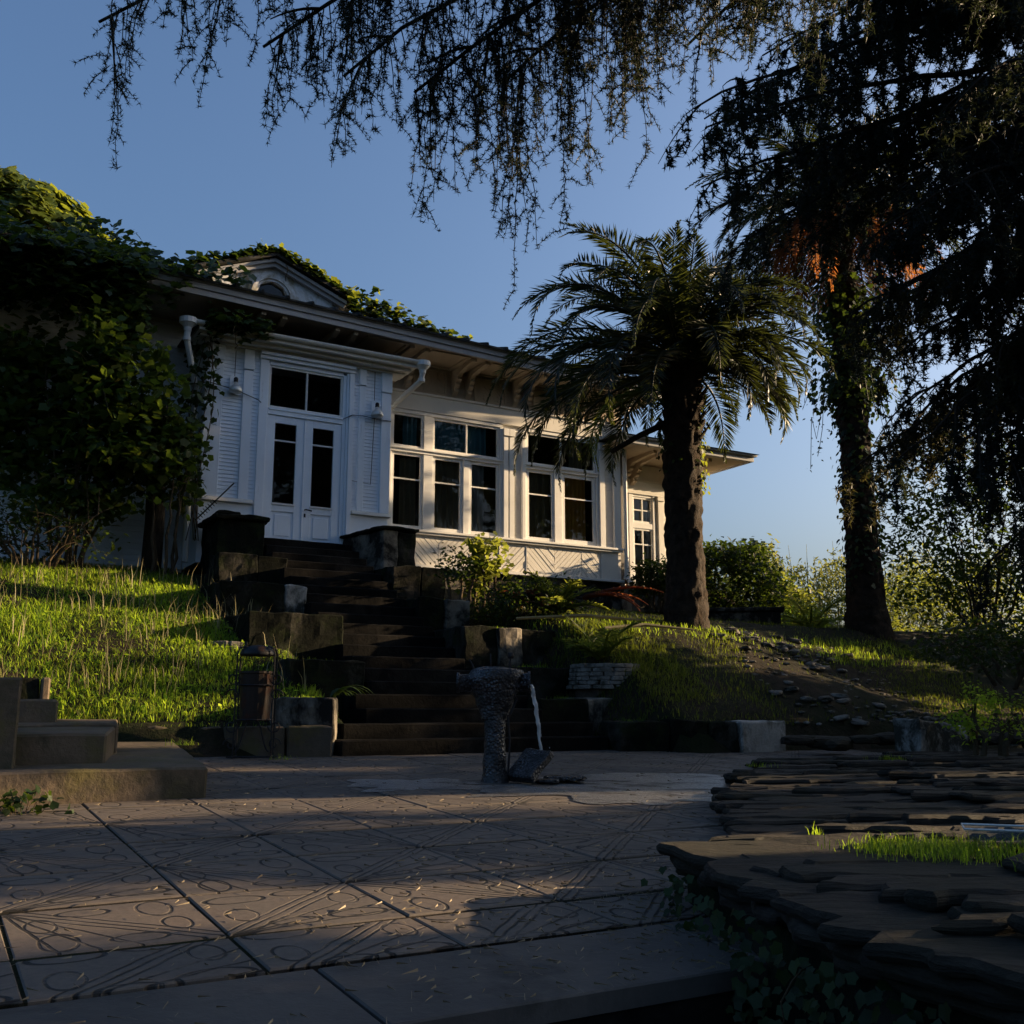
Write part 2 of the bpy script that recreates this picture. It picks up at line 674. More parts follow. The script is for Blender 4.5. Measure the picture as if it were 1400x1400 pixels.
M['white_stone'] = mat_stone('whitewashed_stone', (.26, .25, .23), (.40, .385, .36), (.03, .03, .024), .42, 3.5, .7)
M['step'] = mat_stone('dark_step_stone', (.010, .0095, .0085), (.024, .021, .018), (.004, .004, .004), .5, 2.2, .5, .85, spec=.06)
M['bench'] = mat_stone('brown_concrete', (.085, .064, .044), (.16, .12, .082), (.06, .05, .03), .35, 2.4, .5, .8, (.10, .085, .03))
M['slate'] = mat_slate()
M['plain_slab'] = mat_stone('smooth_border_slab', (.065, .058, .053), (.10, .088, .077), (.03, .027, .024), .25, 2.2, .25, .6)
M['rock'] = mat_stone('grey_field_rock', (.12, .11, .095), (.24, .215, .185), (.03, .03, .022), .35, 5, .9)
M['pebble'] = mat_pebble()
M['tile'] = mat_tile()
M['ground'] = mat_ground()
M['path'] = mat_stone('trodden_earth', (.055, .04, .027), (.12, .085, .055), (.03, .025, .02), .3, 3, .9)
M['water'] = mat_water('puddle_water', .34, bump=.9)
M['bark'] = mat_bark('cedar_bark', (.02, .016, .012), (.06, .046, .035))
M['palm_bark'] = mat_bark('palm_bark', (.012, .009, .007), (.050, .033, .021), (3, 3, 3))
M['twig'] = mat_bark('dry_twig', (.05, .036, .022), (.11, .08, .05))
M['needle'] = mat_leaf('cedar_needles', (.010, .018, .020), (.022, .034, .026), .25, (.05, .06, .02))
M['cedar_warm'] = mat_leaf('old_cedar_needles', (.014, .018, .010), (.040, .040, .018), .3, (.10, .09, .03))
M['frond'] = mat_leaf('palm_leaflets', (.007, .014, .009), (.019, .030, .012), .28, (.085, .10, .018), .42, .35)
M['dead_frond'] = mat_leaf('dry_palm_leaflets', (.16, .055, .022), (.27, .12, .05), .45, (.45, .17, .05))
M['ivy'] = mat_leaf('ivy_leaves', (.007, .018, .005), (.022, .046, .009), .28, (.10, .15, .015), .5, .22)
M['ivy_sun'] = mat_leaf('sunlit_ivy_leaves', (.04, .068, .010), (.085, .11, .016), .42, (.28, .30, .03))  # lighter copy of the ivy; sunlight is put into the leaf colour
M['shrub'] = mat_leaf('shrub_leaves', (.008, .020, .006), (.027, .050, .010), .32, (.10, .15, .015), .5, .22, (.05, .05, .012))
M['shrub_big'] = mat_leaf('big_shrub_leaves', (.014, .034, .008), (.045, .078, .014), .36, (.14, .2, .02), .5, .22, (.08, .075, .015))
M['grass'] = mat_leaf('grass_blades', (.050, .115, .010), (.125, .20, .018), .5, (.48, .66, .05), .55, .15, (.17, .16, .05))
M['grass_dark'] = mat_leaf('dark_and_shaded_grass_blades', (.022, .046, .007), (.055, .085, .012), .42, (.22, .26, .03), .55, .12, (.07, .06, .03))  # darker copy of the grass; shade of the bank is put into the colour
M['straw'] = mat_leaf('dry_stalks', (.22, .19, .10), (.34, .30, .17), .3)
M['yellow_leaf'] = mat_leaf('yellow_green_leaves', (.07, .095, .015), (.14, .155, .025), .45, (.30, .33, .05))
M['fern_dead'] = mat_leaf('dry_fern', (.13, .04, .02), (.22, .07, .03), .4)
M['bamboo'] = mat_leaf('bamboo_leaves', (.07, .10, .03), (.14, .15, .04), .4, (.25, .25, .06))
M['litter'] = mat_leaf('fallen_needles', (.16, .12, .07), (.30, .24, .15), 0.0)
M['iron'] = mat_metal('black_wrought_iron', (.018, .018, .02), .4, .25)
M['rusty'] = mat_metal('rusty_bin_steel', (.022, .016, .013), .5, .42)
M['lamp_white'] = mat_metal('enamel_lamp_white', (.6, .6, .58), .35, .05)
M['wire'] = mat_metal('dark_cable', (.02, .02, .022), .6, 0)
M['plastic'] = mat_glass('clear_plastic', (.82, .85, .84))
M['hill'] = mat_leaf('far_tree_leaves', (.030, .045, .040), (.055, .075, .05), .25)
M['timber'] = mat_bark('weathered_timber', (.05, .035, .022), (.12, .085, .055), (8, 8, .8))
M['ochre'] = mat_paint('ochre_board', (.45, .22, .05), .3)

# ================================================================ THE SETTING
def sstep(x, a, b):
    t = np.clip((np.asarray(x, float) - a) / (b - a), 0, 1)
    return t * t * (3 - 2 * t)


LEFT_P = ([-1.5, 0.2, .45, .8, 2.5, 5.0, 6.2, 7.5, 14, 40, 120], [-.45, -.05, .30, .45, 1.20, 2.15, 2.42, 2.5, 2.5, 1.5, -4])
RIGHT_P = ([-1.6, -.62, -.45, .6, 1.7, 2.4, 5.0, 7.0, 10, 16, 40, 120], [-.45, -.1, .26, .86, 1.48, 1.66, 2.1, 2.55, 2.6, 2.2, -1, -6])
PATH_P = ([-2.2, -1.2, -.3, .6, 2.0, 3.2, 5.0, 8.0, 12, 20, 40, 120], [-.45, .0, .22, .60, 1.30, 1.80, 1.95, 2.05, 1.9, 1.2, -2, -6])


def H(a, b):
    a = np.asarray(a, float)
    b = np.asarray(b, float)
    zl = np.interp(b, *LEFT_P)
    zr = np.interp(b - .55 * (1 - sstep(a, 1.95, 2.45)), *RIGHT_P)
    zp = np.interp(b, *PATH_P)
    wr = sstep(a, -.6, 1.4)
    z = zl * (1 - wr) + zr * wr
    wp = sstep(a, 4.6, 7.2)
    z = z * (1 - wp) + zp * wp
    # hollow under the stairs
    st = sstep(a, -1.25, -.95) * (1 - sstep(a, 1.75, 2.1)) * sstep(b, -1, 0) * (1 - sstep(b, 6.0, 6.3))
    z = z - .55 * st
    # the plaza bed, then the drop in front of it
    bed = 1 - sstep(b, -1.6, -.6)
    z = z * (1 - bed) + np.minimum(z, PS * b - .25) * bed
    front = 1 - sstep(b, -7.15, -6.75)
    z = z * (1 - front) + (-1.35) * front
    return z


def Hxy(x, y):
    dx, dy = np.asarray(x) - OX, np.asarray(y) - OY
    return H(CA * dx + SA * dy, -SA * dx + CA * dy)


def axis(lo, hi, step, far):
    fine = np.arange(lo, hi + 1e-6, step)
    out, d, x = [], step * 2, hi
    while x < far:
        x += d
        d *= 1.5
        out.append(x)
    pre, d, x = [], step * 2, lo
    while x > -far:
        x -= d
        d *= 1.5
        pre.append(x)
    return np.array(pre[::-1] + list(fine) + out)


ga = axis(-10, 16, .16, 1500)
gb = axis(-9, 14, .16, 1500)
GA, GB = np.meshgrid(ga, gb, indexing='ij')
GZ = H(GA, GB)
rngT = np.random.default_rng(3)
nz = np.array([noise.noise(Vector((x * 1.1, y * 1.1, 0))) * .05 + noise.noise(Vector((x * 3.3, y * 3.3, 2))) * .025 for x, y in zip(GA.ravel(), GB.ravel())]).reshape(GA.shape)
inb = (GB > -.2) & (GB < 13) & (np.abs(GA) < 20)
GZ = GZ + nz * inb
xy = WA(np.stack([GA.ravel(), GB.ravel()], 1))
V = np.column_stack([xy, GZ.ravel()])
na, nb = len(ga), len(gb)
I = np.arange(na * nb).reshape(na, nb)
F = np.stack([I[:-1, :-1], I[1:, :-1], I[1:, 1:], I[:-1, 1:]], -1).reshape(-1, 4)
me = fast_mesh('ground', V, F)
g = link('ground', me, M['ground'], smooth=True)
tag(g, 'dark soil and moss of the sloping garden', kind='structure')

# ---------------------------------------------------------------- plaza of carved slabs
plaza = empty('plaza', W(0, 0, 0), TH)
plaza.rotation_euler = (Matrix.Rotation(TH, 4, 'Z') @ Matrix.Rotation(atan(PS), 4, 'X')).to_euler()
tag(plaza, 'plaza paved with ornamented brown slabs', kind='structure')
TS = 0.615


def slab_mesh(name, sx, sy, th=.06, ch=.005):
    mb = MB()
    x, y = sx / 2, sy / 2
    vs = [(-x, -y, -th), (x, -y, -th), (x, y, -th), (-x, y, -th), (-x, -y, -ch), (x, -y, -ch), (x, y, -ch), (-x, y, -ch),
          (-x + ch, -y + ch, 0), (x - ch, -y + ch, 0), (x - ch, y - ch, 0), (-x + ch, y - ch, 0)]
    fs = [(3, 2, 1, 0), (0, 1, 5, 4), (1, 2, 6, 5), (2, 3, 7, 6), (3, 0, 4, 7), (4, 5, 9, 8), (5, 6, 10, 9), (6, 7, 11, 10), (7, 4, 8, 11), (8, 9, 10, 11)]
    return mb.add(vs, fs).mesh(name)


tile_me = (slab_mesh('paving_slab', TS - .010, TS - .034), slab_mesh('paving_slab', TS - .034, TS - .010))
tile_cut = slab_mesh('cut_paving_slab', TS - .012, .40 - .020)
border_me = slab_mesh('border_slab', 1.23 - .012, .52)
bed = MB().box(-9.5, 9, -6.30, .15, -.22, -.006).build('slab_bed', M['ground'], plaza)
MB().box(-9.5, 9, -6.84, -6.301, -.22, -.052).build('border_bed', M['step'], plaza)
rt = random.Random(5)
for i in range(-9, 14):
    for j in range(0, 10):
        a = -4.0 + TS * (i + .5)
        b = -5.90 + TS * (j + .5)
        # keep what the photograph could see
        x, y, _ = W(a, b)
        if y < 1.2 or abs(x) > y * .62 + .9:
            continue
        if a > 5.2 or b > .05:
            continue
        o = link('paving_slab', tile_me[(i + j) % 2], M['tile'], plaza, (a, b, rt.uniform(-.002, .003)))
        o.rotation_euler = (rt.uniform(-.004, .004), rt.uniform(-.004, .004), pi / 2 * ((i + j) % 2 + 2 * (rt.random() < .5)))
    a = -4.0 + TS * (i + .5)
    x, y, _ = W(a, -6.1)
    if abs(x) < y * .62 + .9 and y > 1:
        o = link('paving_slab', tile_cut, M['tile'], plaza, (a, -6.11, rt.uniform(-.003, .003)))
for k in range(-2, 3):
    link('border_slab', border_me, M['plain_slab'], plaza, (-3.87 + 1.23 * (k + .5), -6.59, rt.uniform(-.004, .002)))

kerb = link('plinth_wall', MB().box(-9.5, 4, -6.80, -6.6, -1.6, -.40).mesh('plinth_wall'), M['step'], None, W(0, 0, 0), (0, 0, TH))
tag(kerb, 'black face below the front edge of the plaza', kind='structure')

# fallen needles on the slabs
rng = np.random.default_rng(11)
n = 3600
ab = np.column_stack([rng.uniform(-6.5, 2.0, n), -6.85 + 6.4 * rng.random(n) ** 1.7])
ab[:1300, 0] = rng.normal(size=1300) * .7 - 2.2
ab[:1300, 1] = -6.85 + np.abs(rng.normal(size=1300)) * .9
ang = rng.uniform(0, pi, n)
L = rng.uniform(.02, .055, n) * .5
wd = rng.uniform(.0006, .0011, n)
d = np.stack([np.cos(ang), np.sin(ang)], 1)
nrm = np.stack([-d[:, 1], d[:, 0]], 1)
zz = .0035 + rng.uniform(0, .006, n)
P = []
for s1, s2 in ((-1, -1), (1, -1), (1, 1), (-1, 1)):
    q = ab + d * (L * s1)[:, None] + nrm * (wd * s2)[:, None]
    P.append(np.column_stack([q, zz + (rng.uniform(0, .008, n) if s1 > 0 and s2 > 0 else 0)]))
V = np.stack(P, 1).reshape(-1, 3)
o = link('fallen_needles', fast_mesh('fallen_needles', V, np.arange(4 * n).reshape(n, 4)), M['litter'], None)
o.matrix_world = plaza.matrix_basis.copy()
o.location = plaza.location
o.rotation_euler = plaza.rotation_euler
tag(o, 'dry cedar needles scattered over the paving', 'needles', kind='stuff')


def blob(cx, cy, rx, ry, seed, n=60, amp=.28):
    out = []
    for i in range(n):
        t = 2 * pi * i / n
        k = 1 + amp * noise.noise(Vector((cos(t) * 1.6 + seed, sin(t) * 1.6, seed))) + amp * .5 * noise.noise(Vector((cos(t) * 5, sin(t) * 5 + seed, 0)))
        out.append((cx + rx * k * cos(t), cy + ry * k * sin(t)))
    return out


for nm, prm in (('big', (.05, -3.0, 1.7, .85, 2.1, 90, .55)), ('small', (-1.75, -2.35, .5, .35, 7.7, 60, .5))):
    pts = blob(*prm)
    me = bpy.data.meshes.new('puddle')
    me.from_pydata([(x, y, .006) for x, y in pts], [], [tuple(range(len(pts)))])
    o = link('puddle', me, M['water'], None, plaza.location, plaza.rotation_euler)
    tag(o, 'spilled water reflecting the sky around the fountain', kind='structure')

# ---------------------------------------------------------------- stairs
stairs = empty('stone_staircase', W(0, 0, 0), TH, 'dark stone staircase climbing from the plaza to the white double door', 'staircase')
RISE, RUN = .1475, .295
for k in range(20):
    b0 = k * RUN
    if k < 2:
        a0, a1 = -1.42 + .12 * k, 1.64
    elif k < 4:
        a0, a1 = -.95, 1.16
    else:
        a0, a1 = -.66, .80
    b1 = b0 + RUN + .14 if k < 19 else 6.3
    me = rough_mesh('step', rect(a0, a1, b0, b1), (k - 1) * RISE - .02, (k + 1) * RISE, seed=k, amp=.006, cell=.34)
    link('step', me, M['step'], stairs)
link('landing_bed', MB().box(-.8, 1.0, 5.9, 6.25, 2.0, 2.86).mesh('landing_bed'), M['step'], stairs)


def stone_wall(name, label, cat, blocks):
    e = empty(name, W(0, 0, 0), TH, label, cat)
    for i, bl in enumerate(blocks):
        poly, z0, z1, mat = bl[:4]
        nm = bl[4] if len(bl) > 4 else 'stone_block'
        me = rough_mesh(nm, poly, z0, z1, seed=i + len(blocks) * 3.3, amp=.026, cell=.11)
        link(nm, me, M[mat], e)
    return e


stone_wall('stepped_stone_wall', 'stepped wall of blackened blocks left of the stairs, capped pier on top', 'wall', [
    ([(-1.95, .42), (-1.47, .06), (-1.28, .50), (-1.28, 1.3), (-1.95, 1.3)], -.1, .535, 'pale_stone'),
    (rect(-1.55, -.70, 1.24, 2.28), .2, .95, 'black_stone'),
    (rect(-1.70, -.57, 2.30, 3.45), .6, 1.53, 'black_stone'),
    (rect(-1.75, -.93, 3.47, 4.55), 1.0, 2.01, 'black_stone'),
    (rect(-.925, -.63, 3.47, 4.55), 1.0, 2.00, 'white_stone'),
    (rect(-1.52, -.98, 4.57, 5.25), 1.5, 2.53, 'black_stone'),
    (rect(-.97, -.56, 4.57, 5.25), 1.5, 2.515, 'black_stone'),
    (rect(-1.38, -.70, 5.27, 6.2), 1.9, 3.10, 'black_stone', 'pier'),
    (rect(-1.44, -.64, 5.20, 6.24), 3.11, 3.18, 'black_stone', 'coping'),
    (rect(-1.36, -1.02, 5.35, 5.7), 3.19, 3.25, 'black_stone', 'coping'),
])
stone_wall('stepped_stone_wall', 'stepped wall of mossy blocks right of the stairs, next to the yellow-green shrub', 'wall', [
    ([(1.14, .62), (1.75, .58), (1.75, 1.2), (1.10, 1.2)], -.1, .545, 'black_stone'),
    ([(1.76, .58), (2.36, .55), (2.36, 1.2), (1.76, 1.2)], -.1, .56, 'pale_stone'),
    (rect(.80, 1.95, 1.22, 1.82), .2, .93, 'black_stone'),
    (rect(.82, 1.27, 1.84, 3.1), .6, 1.44, 'black_stone'),
    (rect(1.28, 1.62, 1.80, 3.1), .6, 1.43, 'pale_stone'),
    (rect(1.63, 2.15, 1.86, 2.4), .6, 1.42, 'black_stone'),
    (rect(.80, 1.17, 3.12, 4.1), 1.0, 1.91, 'black_stone'),
    (rect(1.18, 1.55, 3.10, 4.1), 1.0, 1.89, 'pale_stone'),
    (rect(.84, 1.28, 4.12, 5.1), 1.4, 2.46, 'black_stone'),
    (rect(1.29, 1.68, 4.12, 5.1), 1.4, 2.45, 'black_stone'),
    ([(1.12, 5.14), (1.36, 5.14), (1.36, 6.24), (.86, 6.24)], 1.9, 3.14, 'pale_stone', 'pier'),
    (rect(1.37, 1.66, 5.14, 6.24), 1.9, 3.13, 'black_stone', 'pier'),
    ([(1.06, 5.09), (1.71, 5.09), (1.71, 6.26), (.80, 6.26)], 3.15, 3.20, 'black_stone', 'coping'),
])
# kerb walls
stone_wall('garden_kerb_wall', 'low dark kerb wall along the sunny lawn, ending behind the litter bin', 'wall',
           [(rect(-9 + 1.1 * i, -7.92 + 1.1 * i, .38 + .01 * i, .72), -.15, .29 - .012 * (i % 2), 'bench' if i == 5 else 'black_stone') for i in range(6)]
           + [([(-2.42, .36), (-1.92, .13), (-1.92, .62), (-2.42, .72)], -.15, .275, 'bench'),
              ([(-1.905, .12), (-1.50, -.02), (-1.46, .3), (-1.90, .62)], -.15, .285, 'bench')])
stone_wall('garden_kerb_wall', 'low black kerb wall under the right bank, between stair pier and white block', 'wall',
           [([(1.63, -.20), (2.18, -.36), (2.24, .05), (1.68, .22)], -.2, .30, 'black_stone'), ([(2.19, -.36), (2.60, -.50), (2.66, -.08), (2.25, .05)], -.2, .32, 'black_stone'), ([(2.61, -.50), (2.90, -.64), (2.94, -.2), (2.67, -.08)], -.2, .30, 'black_stone')])
o = tag(link('kerb_stone', rough_mesh('kerb_stone', rect(2.92, 3.58, -.66, -.25), -.2, .30, 4.2, .018, .12), M['white_stone'], None, W(0, 0, 0), (0, 0, TH)),
        'whitewashed kerb stone at the end of the black kerb wall', 'stone')
o = tag(link('kerb_stone', rough_mesh('kerb_stone', [(3.75, -2.30), (4.35, -2.42), (4.3, -2.0), (3.8, -1.95)], -.3, .30, 6.2, .03, .12, top=lambda x, y: .31 - .16 * (x - 3.8) + .03), M['white_stone'], None, W(0, 0, 0), (0, 0, TH)),
        'pale wedge-shaped stone at the foot of the rocky path', 'stone')

# ---------------------------------------------------------------- concrete ledges on the left
led = empty('concrete_steps', W(0, 0, 0), TH, 'wide brown concrete steps at the left edge of the plaza', 'steps')


def tilt(h):
    return lambda x, y: PS * y + h


for poly, h0, h1, nm in (([(-7.5, -2.58), (-3.27, -2.56), (-3.02, -.38), (-7.5, -.3)], -.05, .19, 'lower_ledge'),
                         ([(-7.5, -2.16), (-3.82, -2.12), (-3.66, -1.45), (-7.5, -1.3)], .19, .375, 'upper_ledge'),
                         ([(-7.5, -1.28), (-3.64, -1.43), (-3.56, -.92), (-7.5, -.8)], .19, .40, 'rear_ledge')):
    me = rough_mesh(nm, poly, -.25, .2, 3.1 + h1, .008, .2, top=tilt(h1))
    link(nm, me, M['bench'], led)
o = tag(link('timber_post', rough_mesh('timber_post', [(-4.72, -2.3), (-4.36, -2.32), (-4.33, -1.95), (-4.7, -1.93)], -.1, .62, 9.2, .012, .12), M['bench'], None, W(0, 0, 0), (0, 0, TH)),
        'square brown pier cut by the left edge of the picture', 'pier')
pan = empty('planter_box', W(0, 0, 0), TH, 'dark boxy planter with a low pale block before it, behind the pier', 'planter')
link('panel', rough_mesh('panel', rect(-5.2, -4.13, -1.0, -.9), .1, .66, 2.2, .008, .2), M['black_stone'], pan)
link('post', rough_mesh('post', rect(-4.12, -4.06, -1.02, -.9), .1, .66, 2.7, .004, .2), M['bench'], pan)
link('block', rough_mesh('block', rect(-4.45, -4.02, -1.25, -1.03), .3, .50, 5.2, .01, .12), M['bench'], pan)

# ---------------------------------------------------------------- riven slate ledge on the right
ledge = empty('slate_ledge', (0, 0, 0), 0, 'raised ledge of layered riven slate at the right foreground', 'ledge')
rl = random.Random(21)


def slate(poly, z, th, seed, cell=.13, tilt=(0, 0)):
    # rag the outline, then split and roughen
    out = []
    n = len(poly)
    cx = sum(p[0] for p in poly) / n
    cy = sum(p[1] for p in poly) / n
    for i in range(n):
        x0, y0 = poly[i]
        x1, y1 = poly[(i + 1) % n]
        m = max(2, int(math.hypot(x1 - x0, y1 - y0) / .07))
        for k in range(m):
            t = k / m
            x, y = x0 + (x1 - x0) * t, y0 + (y1 - y0) * t
            q = Vector((x * 6, y * 6, seed))
            j = .035 * noise.noise(q) + .04 * noise.noise(q * 3.3) + .02 * noise.noise(q * 8)
            out.append((x + j * 1.6, y + .035 * noise.noise(q + Vector((9, 3, 1))) + .03 * noise.noise(q * 3.3 + Vector((4, 1, 1))) + .012 * noise.noise(q * 9)))
    me = rough_mesh('slate_slab', out, z - th, z, seed, .013, cell, top=lambda x, y: z + tilt[0] * (x - cx) + tilt[1] * (y - cy))
    link('slate_slab', me, M['slate'], ledge)


def zl(x, y):
    """height of the ledge: low beside the paving, rising away from it"""
    e = x - np.interp(y, [2, 3.2, 4.2, 5.5, 7, 8.6, 10.2], [.80, .68, .62, 1.1, 1.5, 1.9, 2.4])
    return -.115 + .055 * min(1.5, max(0, e)) + .012 * max(0, y - 6) + .045 * float(sstep(3.9 - y, 0, 1.2))


# front lip: three overhanging layers
for k, (ox, z, sd) in enumerate(((.05, -.165, 1.3), (.02, -.125, 2.9), (.0, -.085, 4.4))):
    slate([(.60 + ox, 4.2), (.68 + ox, 3.4), (.72 + ox, 3.02), (1.2, 3.1), (1.6, 3.7), (1.3, 4.3), (.9, 4.55 - .1 * k)], z, .04, sd, .09)
    slate([(.73 + ox, 3.0 + ox), (.80 + ox, 2.4 + ox), (1.0, 2.08 + ox), (2.2, 1.95 + ox), (2.6, 2.7), (1.5, 3.05), (1.2, 3.12)], z + .01, .04, sd + .7, .09)
# body: long ragged strips lying across
y = 2.2
i = 0
while y < 10.3:
    dy = rl.uniform(.09, .22) * (1 + .06 * y)
    xl = float(np.interp(y, [2, 3.2, 4.2, 5.5, 7, 8.6, 10.2], [1.0, .84, .70, 1.02, 1.38, 1.75, 2.35])) + rl.uniform(-.03, .22)
    x = xl
    while x < .62 * y + 1.3:
        L = rl.uniform(.35, 1.2) * (.7 + .09 * y)
        a0 = rl.uniform(-.05, .05)
        sk = .16 * L + a0
        z = zl(x + L * .3, y) + rl.uniform(-.012, .022)
        p = [(x, y + rl.uniform(-.03, .03)), (x + L * .5, y - rl.uniform(.0, .07) + sk * .5), (x + L, y + rl.uniform(-.04, .04) + sk), (x + L * .93, y + dy * 1.12 + sk), (x + L * .4, y + dy * rl.uniform(1.0, 1.3) + sk * .4), (x + rl.uniform(.0, .12), y + dy * 1.05)]
        slate(p, z, rl.uniform(.03, .05), 10 + i * 1.37, .09 if y < 4.5 else .2, (rl.uniform(-.012, .012), rl.uniform(-.05, .02)))
        x += L * rl.uniform(.86, 1.0)
        i += 1
    y += dy * rl.uniform(.80, 1.0)
core = MB()
core.prism([(.66, 4.05), (.78, 3.1), (.90, 2.45), (1.1, 2.2), (6, 2.3), (8, 9.8), (2.9, 10.4), (2.2, 8.7), (1.75, 6.2), (1.1, 4.7)], -1.5, -.185)
core.build('rubble_core', M['black_stone'], ledge)

# ================================================================ THE HOUSE
house = empty('wooden_house', W(0, 0, 0), TH, 'old white wooden house with deep eaves, double door bay and ivy on its roof', 'house')
BB, BM, BW = 6.3, 7.2, 8.0         # fronts of the bay, the main room and the right wing
ZF, ZS, ZT, ZH = 2.95, 3.58, 5.06, 5.86


def part(name, boxes, mat, parent=None, bevel=0, kind=None):
    mb = MB()
    for b in boxes:
        mb.box(*b)
    o = mb.build(name, M[mat], parent or house, bevel=bevel)
    if kind:
        o['kind'] = kind
    return o


def siding(a0, a1, z0, z1, b, pitch=.061, mat='white'):
    """lapped boards joined into one part"""
    mb = MB()
    z = z0
    while z < z1 - .004:
        zt = min(z + pitch, z1)
        mb.add([(a0, b - .014, z), (a1, b - .014, z), (a1, b - .002, zt), (a0, b - .002, zt), (a0, b + .01, z), (a1, b + .01, z)],
               [(0, 1, 2, 3), (0, 4, 5, 1)])
        z = zt
    o = mb.build('siding', M[mat], house)
    o['kind'] = 'stuff'
    return o


def clip(poly, x0, x1, y0, y1):
    for ax, lim, sg in ((0, x0, 1), (0, x1, -1), (1, y0, 1), (1, y1, -1)):
        out = []
        for i in range(len(poly)):
            p, q = poly[i], poly[(i + 1) % len(poly)]
            dp, dq = (p[ax] - lim) * sg, (q[ax] - lim) * sg
            if dp >= 0:
                out.append(p)
            if dp * dq < 0:
                t = dp / (dp - dq)
                out.append((p[0] + t * (q[0] - p[0]), p[1] + t * (q[1] - p[1])))
        poly = out
        if len(poly) < 3:
            return []
    return poly


def herring(mb, x0, x1, z0, z1, b, sgn, pitch=.075, th=.012, rnd=None):
    """diagonal boards in one field"""
    w = pitch - .008
    ext = (z1 - z0) + (x1 - x0) + 1
    c = -ext
    while c < ext:
        # strip between two diagonals  x*sgn + z = c
        s = [(x0 - 1, 0), (x1 + 1, 0), (x1 + 1, 0), (x0 - 1, 0)]
        q = []
        for k, (x, _) in enumerate(s):
            cc = c if k < 2 else c + w * 1.414
            q.append((x, z0 + cc - sgn * (x - x0)))
        p = clip(q, x0, x1, z0, z1)
        if p:
            t = th + (rnd.uniform(-.004, .006) if rnd else 0)
            mb.prism(p, b - t, b, 'y')
        c += pitch * 1.414
    return mb


rh = random.Random(8)
# ---- carcass: floors, ceilings, hidden walls
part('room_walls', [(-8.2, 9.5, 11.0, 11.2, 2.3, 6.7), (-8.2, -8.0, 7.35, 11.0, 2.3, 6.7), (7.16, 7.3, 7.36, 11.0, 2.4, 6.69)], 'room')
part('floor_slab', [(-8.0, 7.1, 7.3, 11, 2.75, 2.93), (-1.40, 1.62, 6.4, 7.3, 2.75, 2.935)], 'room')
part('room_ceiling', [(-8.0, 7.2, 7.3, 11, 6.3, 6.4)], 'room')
part('foundation', [(1.68, 7.1, 7.26, 7.5, 2.0, 2.90), (7.1, 9.7, 8.1, 8.4, 2.0, 2.9), (-8.1, -1.42, 7.26, 7.5, 2.0, 2.9)], 'pale_stone')
part('vent_grille', [(6.05, 6.45, 7.24, 7.262, 2.55, 2.80)], 'wire')

# ---- bay with the double door
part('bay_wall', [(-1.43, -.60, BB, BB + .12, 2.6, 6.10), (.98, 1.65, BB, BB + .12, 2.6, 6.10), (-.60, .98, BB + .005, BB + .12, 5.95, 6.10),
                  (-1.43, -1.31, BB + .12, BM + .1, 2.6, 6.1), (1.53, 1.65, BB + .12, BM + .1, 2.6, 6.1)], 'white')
part('bay_ceiling', [(-1.42, 1.64, BB + .13, BM + .2, 6.1, 6.16)], 'white')
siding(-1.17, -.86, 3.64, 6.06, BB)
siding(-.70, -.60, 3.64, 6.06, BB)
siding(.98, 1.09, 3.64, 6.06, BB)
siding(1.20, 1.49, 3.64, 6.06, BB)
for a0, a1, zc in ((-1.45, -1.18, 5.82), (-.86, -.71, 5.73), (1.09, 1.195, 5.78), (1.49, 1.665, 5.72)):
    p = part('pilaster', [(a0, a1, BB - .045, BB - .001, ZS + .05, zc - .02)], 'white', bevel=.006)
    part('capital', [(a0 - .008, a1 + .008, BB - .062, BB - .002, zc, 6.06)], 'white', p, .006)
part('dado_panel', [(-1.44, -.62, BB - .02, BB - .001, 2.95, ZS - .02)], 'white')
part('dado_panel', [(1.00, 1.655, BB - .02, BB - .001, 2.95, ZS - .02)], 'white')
part('sill_band', [(-1.47, -.62, BB - .085, BB - .002, ZS - .018, ZS + .018), (-1.46, -.62, BB - .06, BB - .002, ZS + .02, ZS + .045)], 'trim', bevel=.004)
part('sill_band', [(1.00, 1.685, BB - .085, BB - .002, ZS - .018, ZS + .018), (1.00, 1.675, BB - .06, BB - .002, ZS + .02, ZS + .045)], 'trim', bevel=.004)
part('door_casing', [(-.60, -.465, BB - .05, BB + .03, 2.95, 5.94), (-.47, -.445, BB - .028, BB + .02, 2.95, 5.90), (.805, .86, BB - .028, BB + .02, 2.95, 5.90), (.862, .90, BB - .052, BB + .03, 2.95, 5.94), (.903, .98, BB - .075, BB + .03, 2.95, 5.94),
                     (-.444, .804, BB - .03, BB + .02, 5.875, 5.94), (-.62, .99, BB - .09, BB - .003, 5.945, 6.00), (-.62, .99, BB - .13, BB - .003, 6.003, 6.05)], 'white', bevel=.004)
part('transom_bar', [(-.444, .804, BB - .035, BB + .03, 5.055, 5.165), (-.444, .804, BB - .05, BB - .036, 5.13, 5.16)], 'white', bevel=.004)


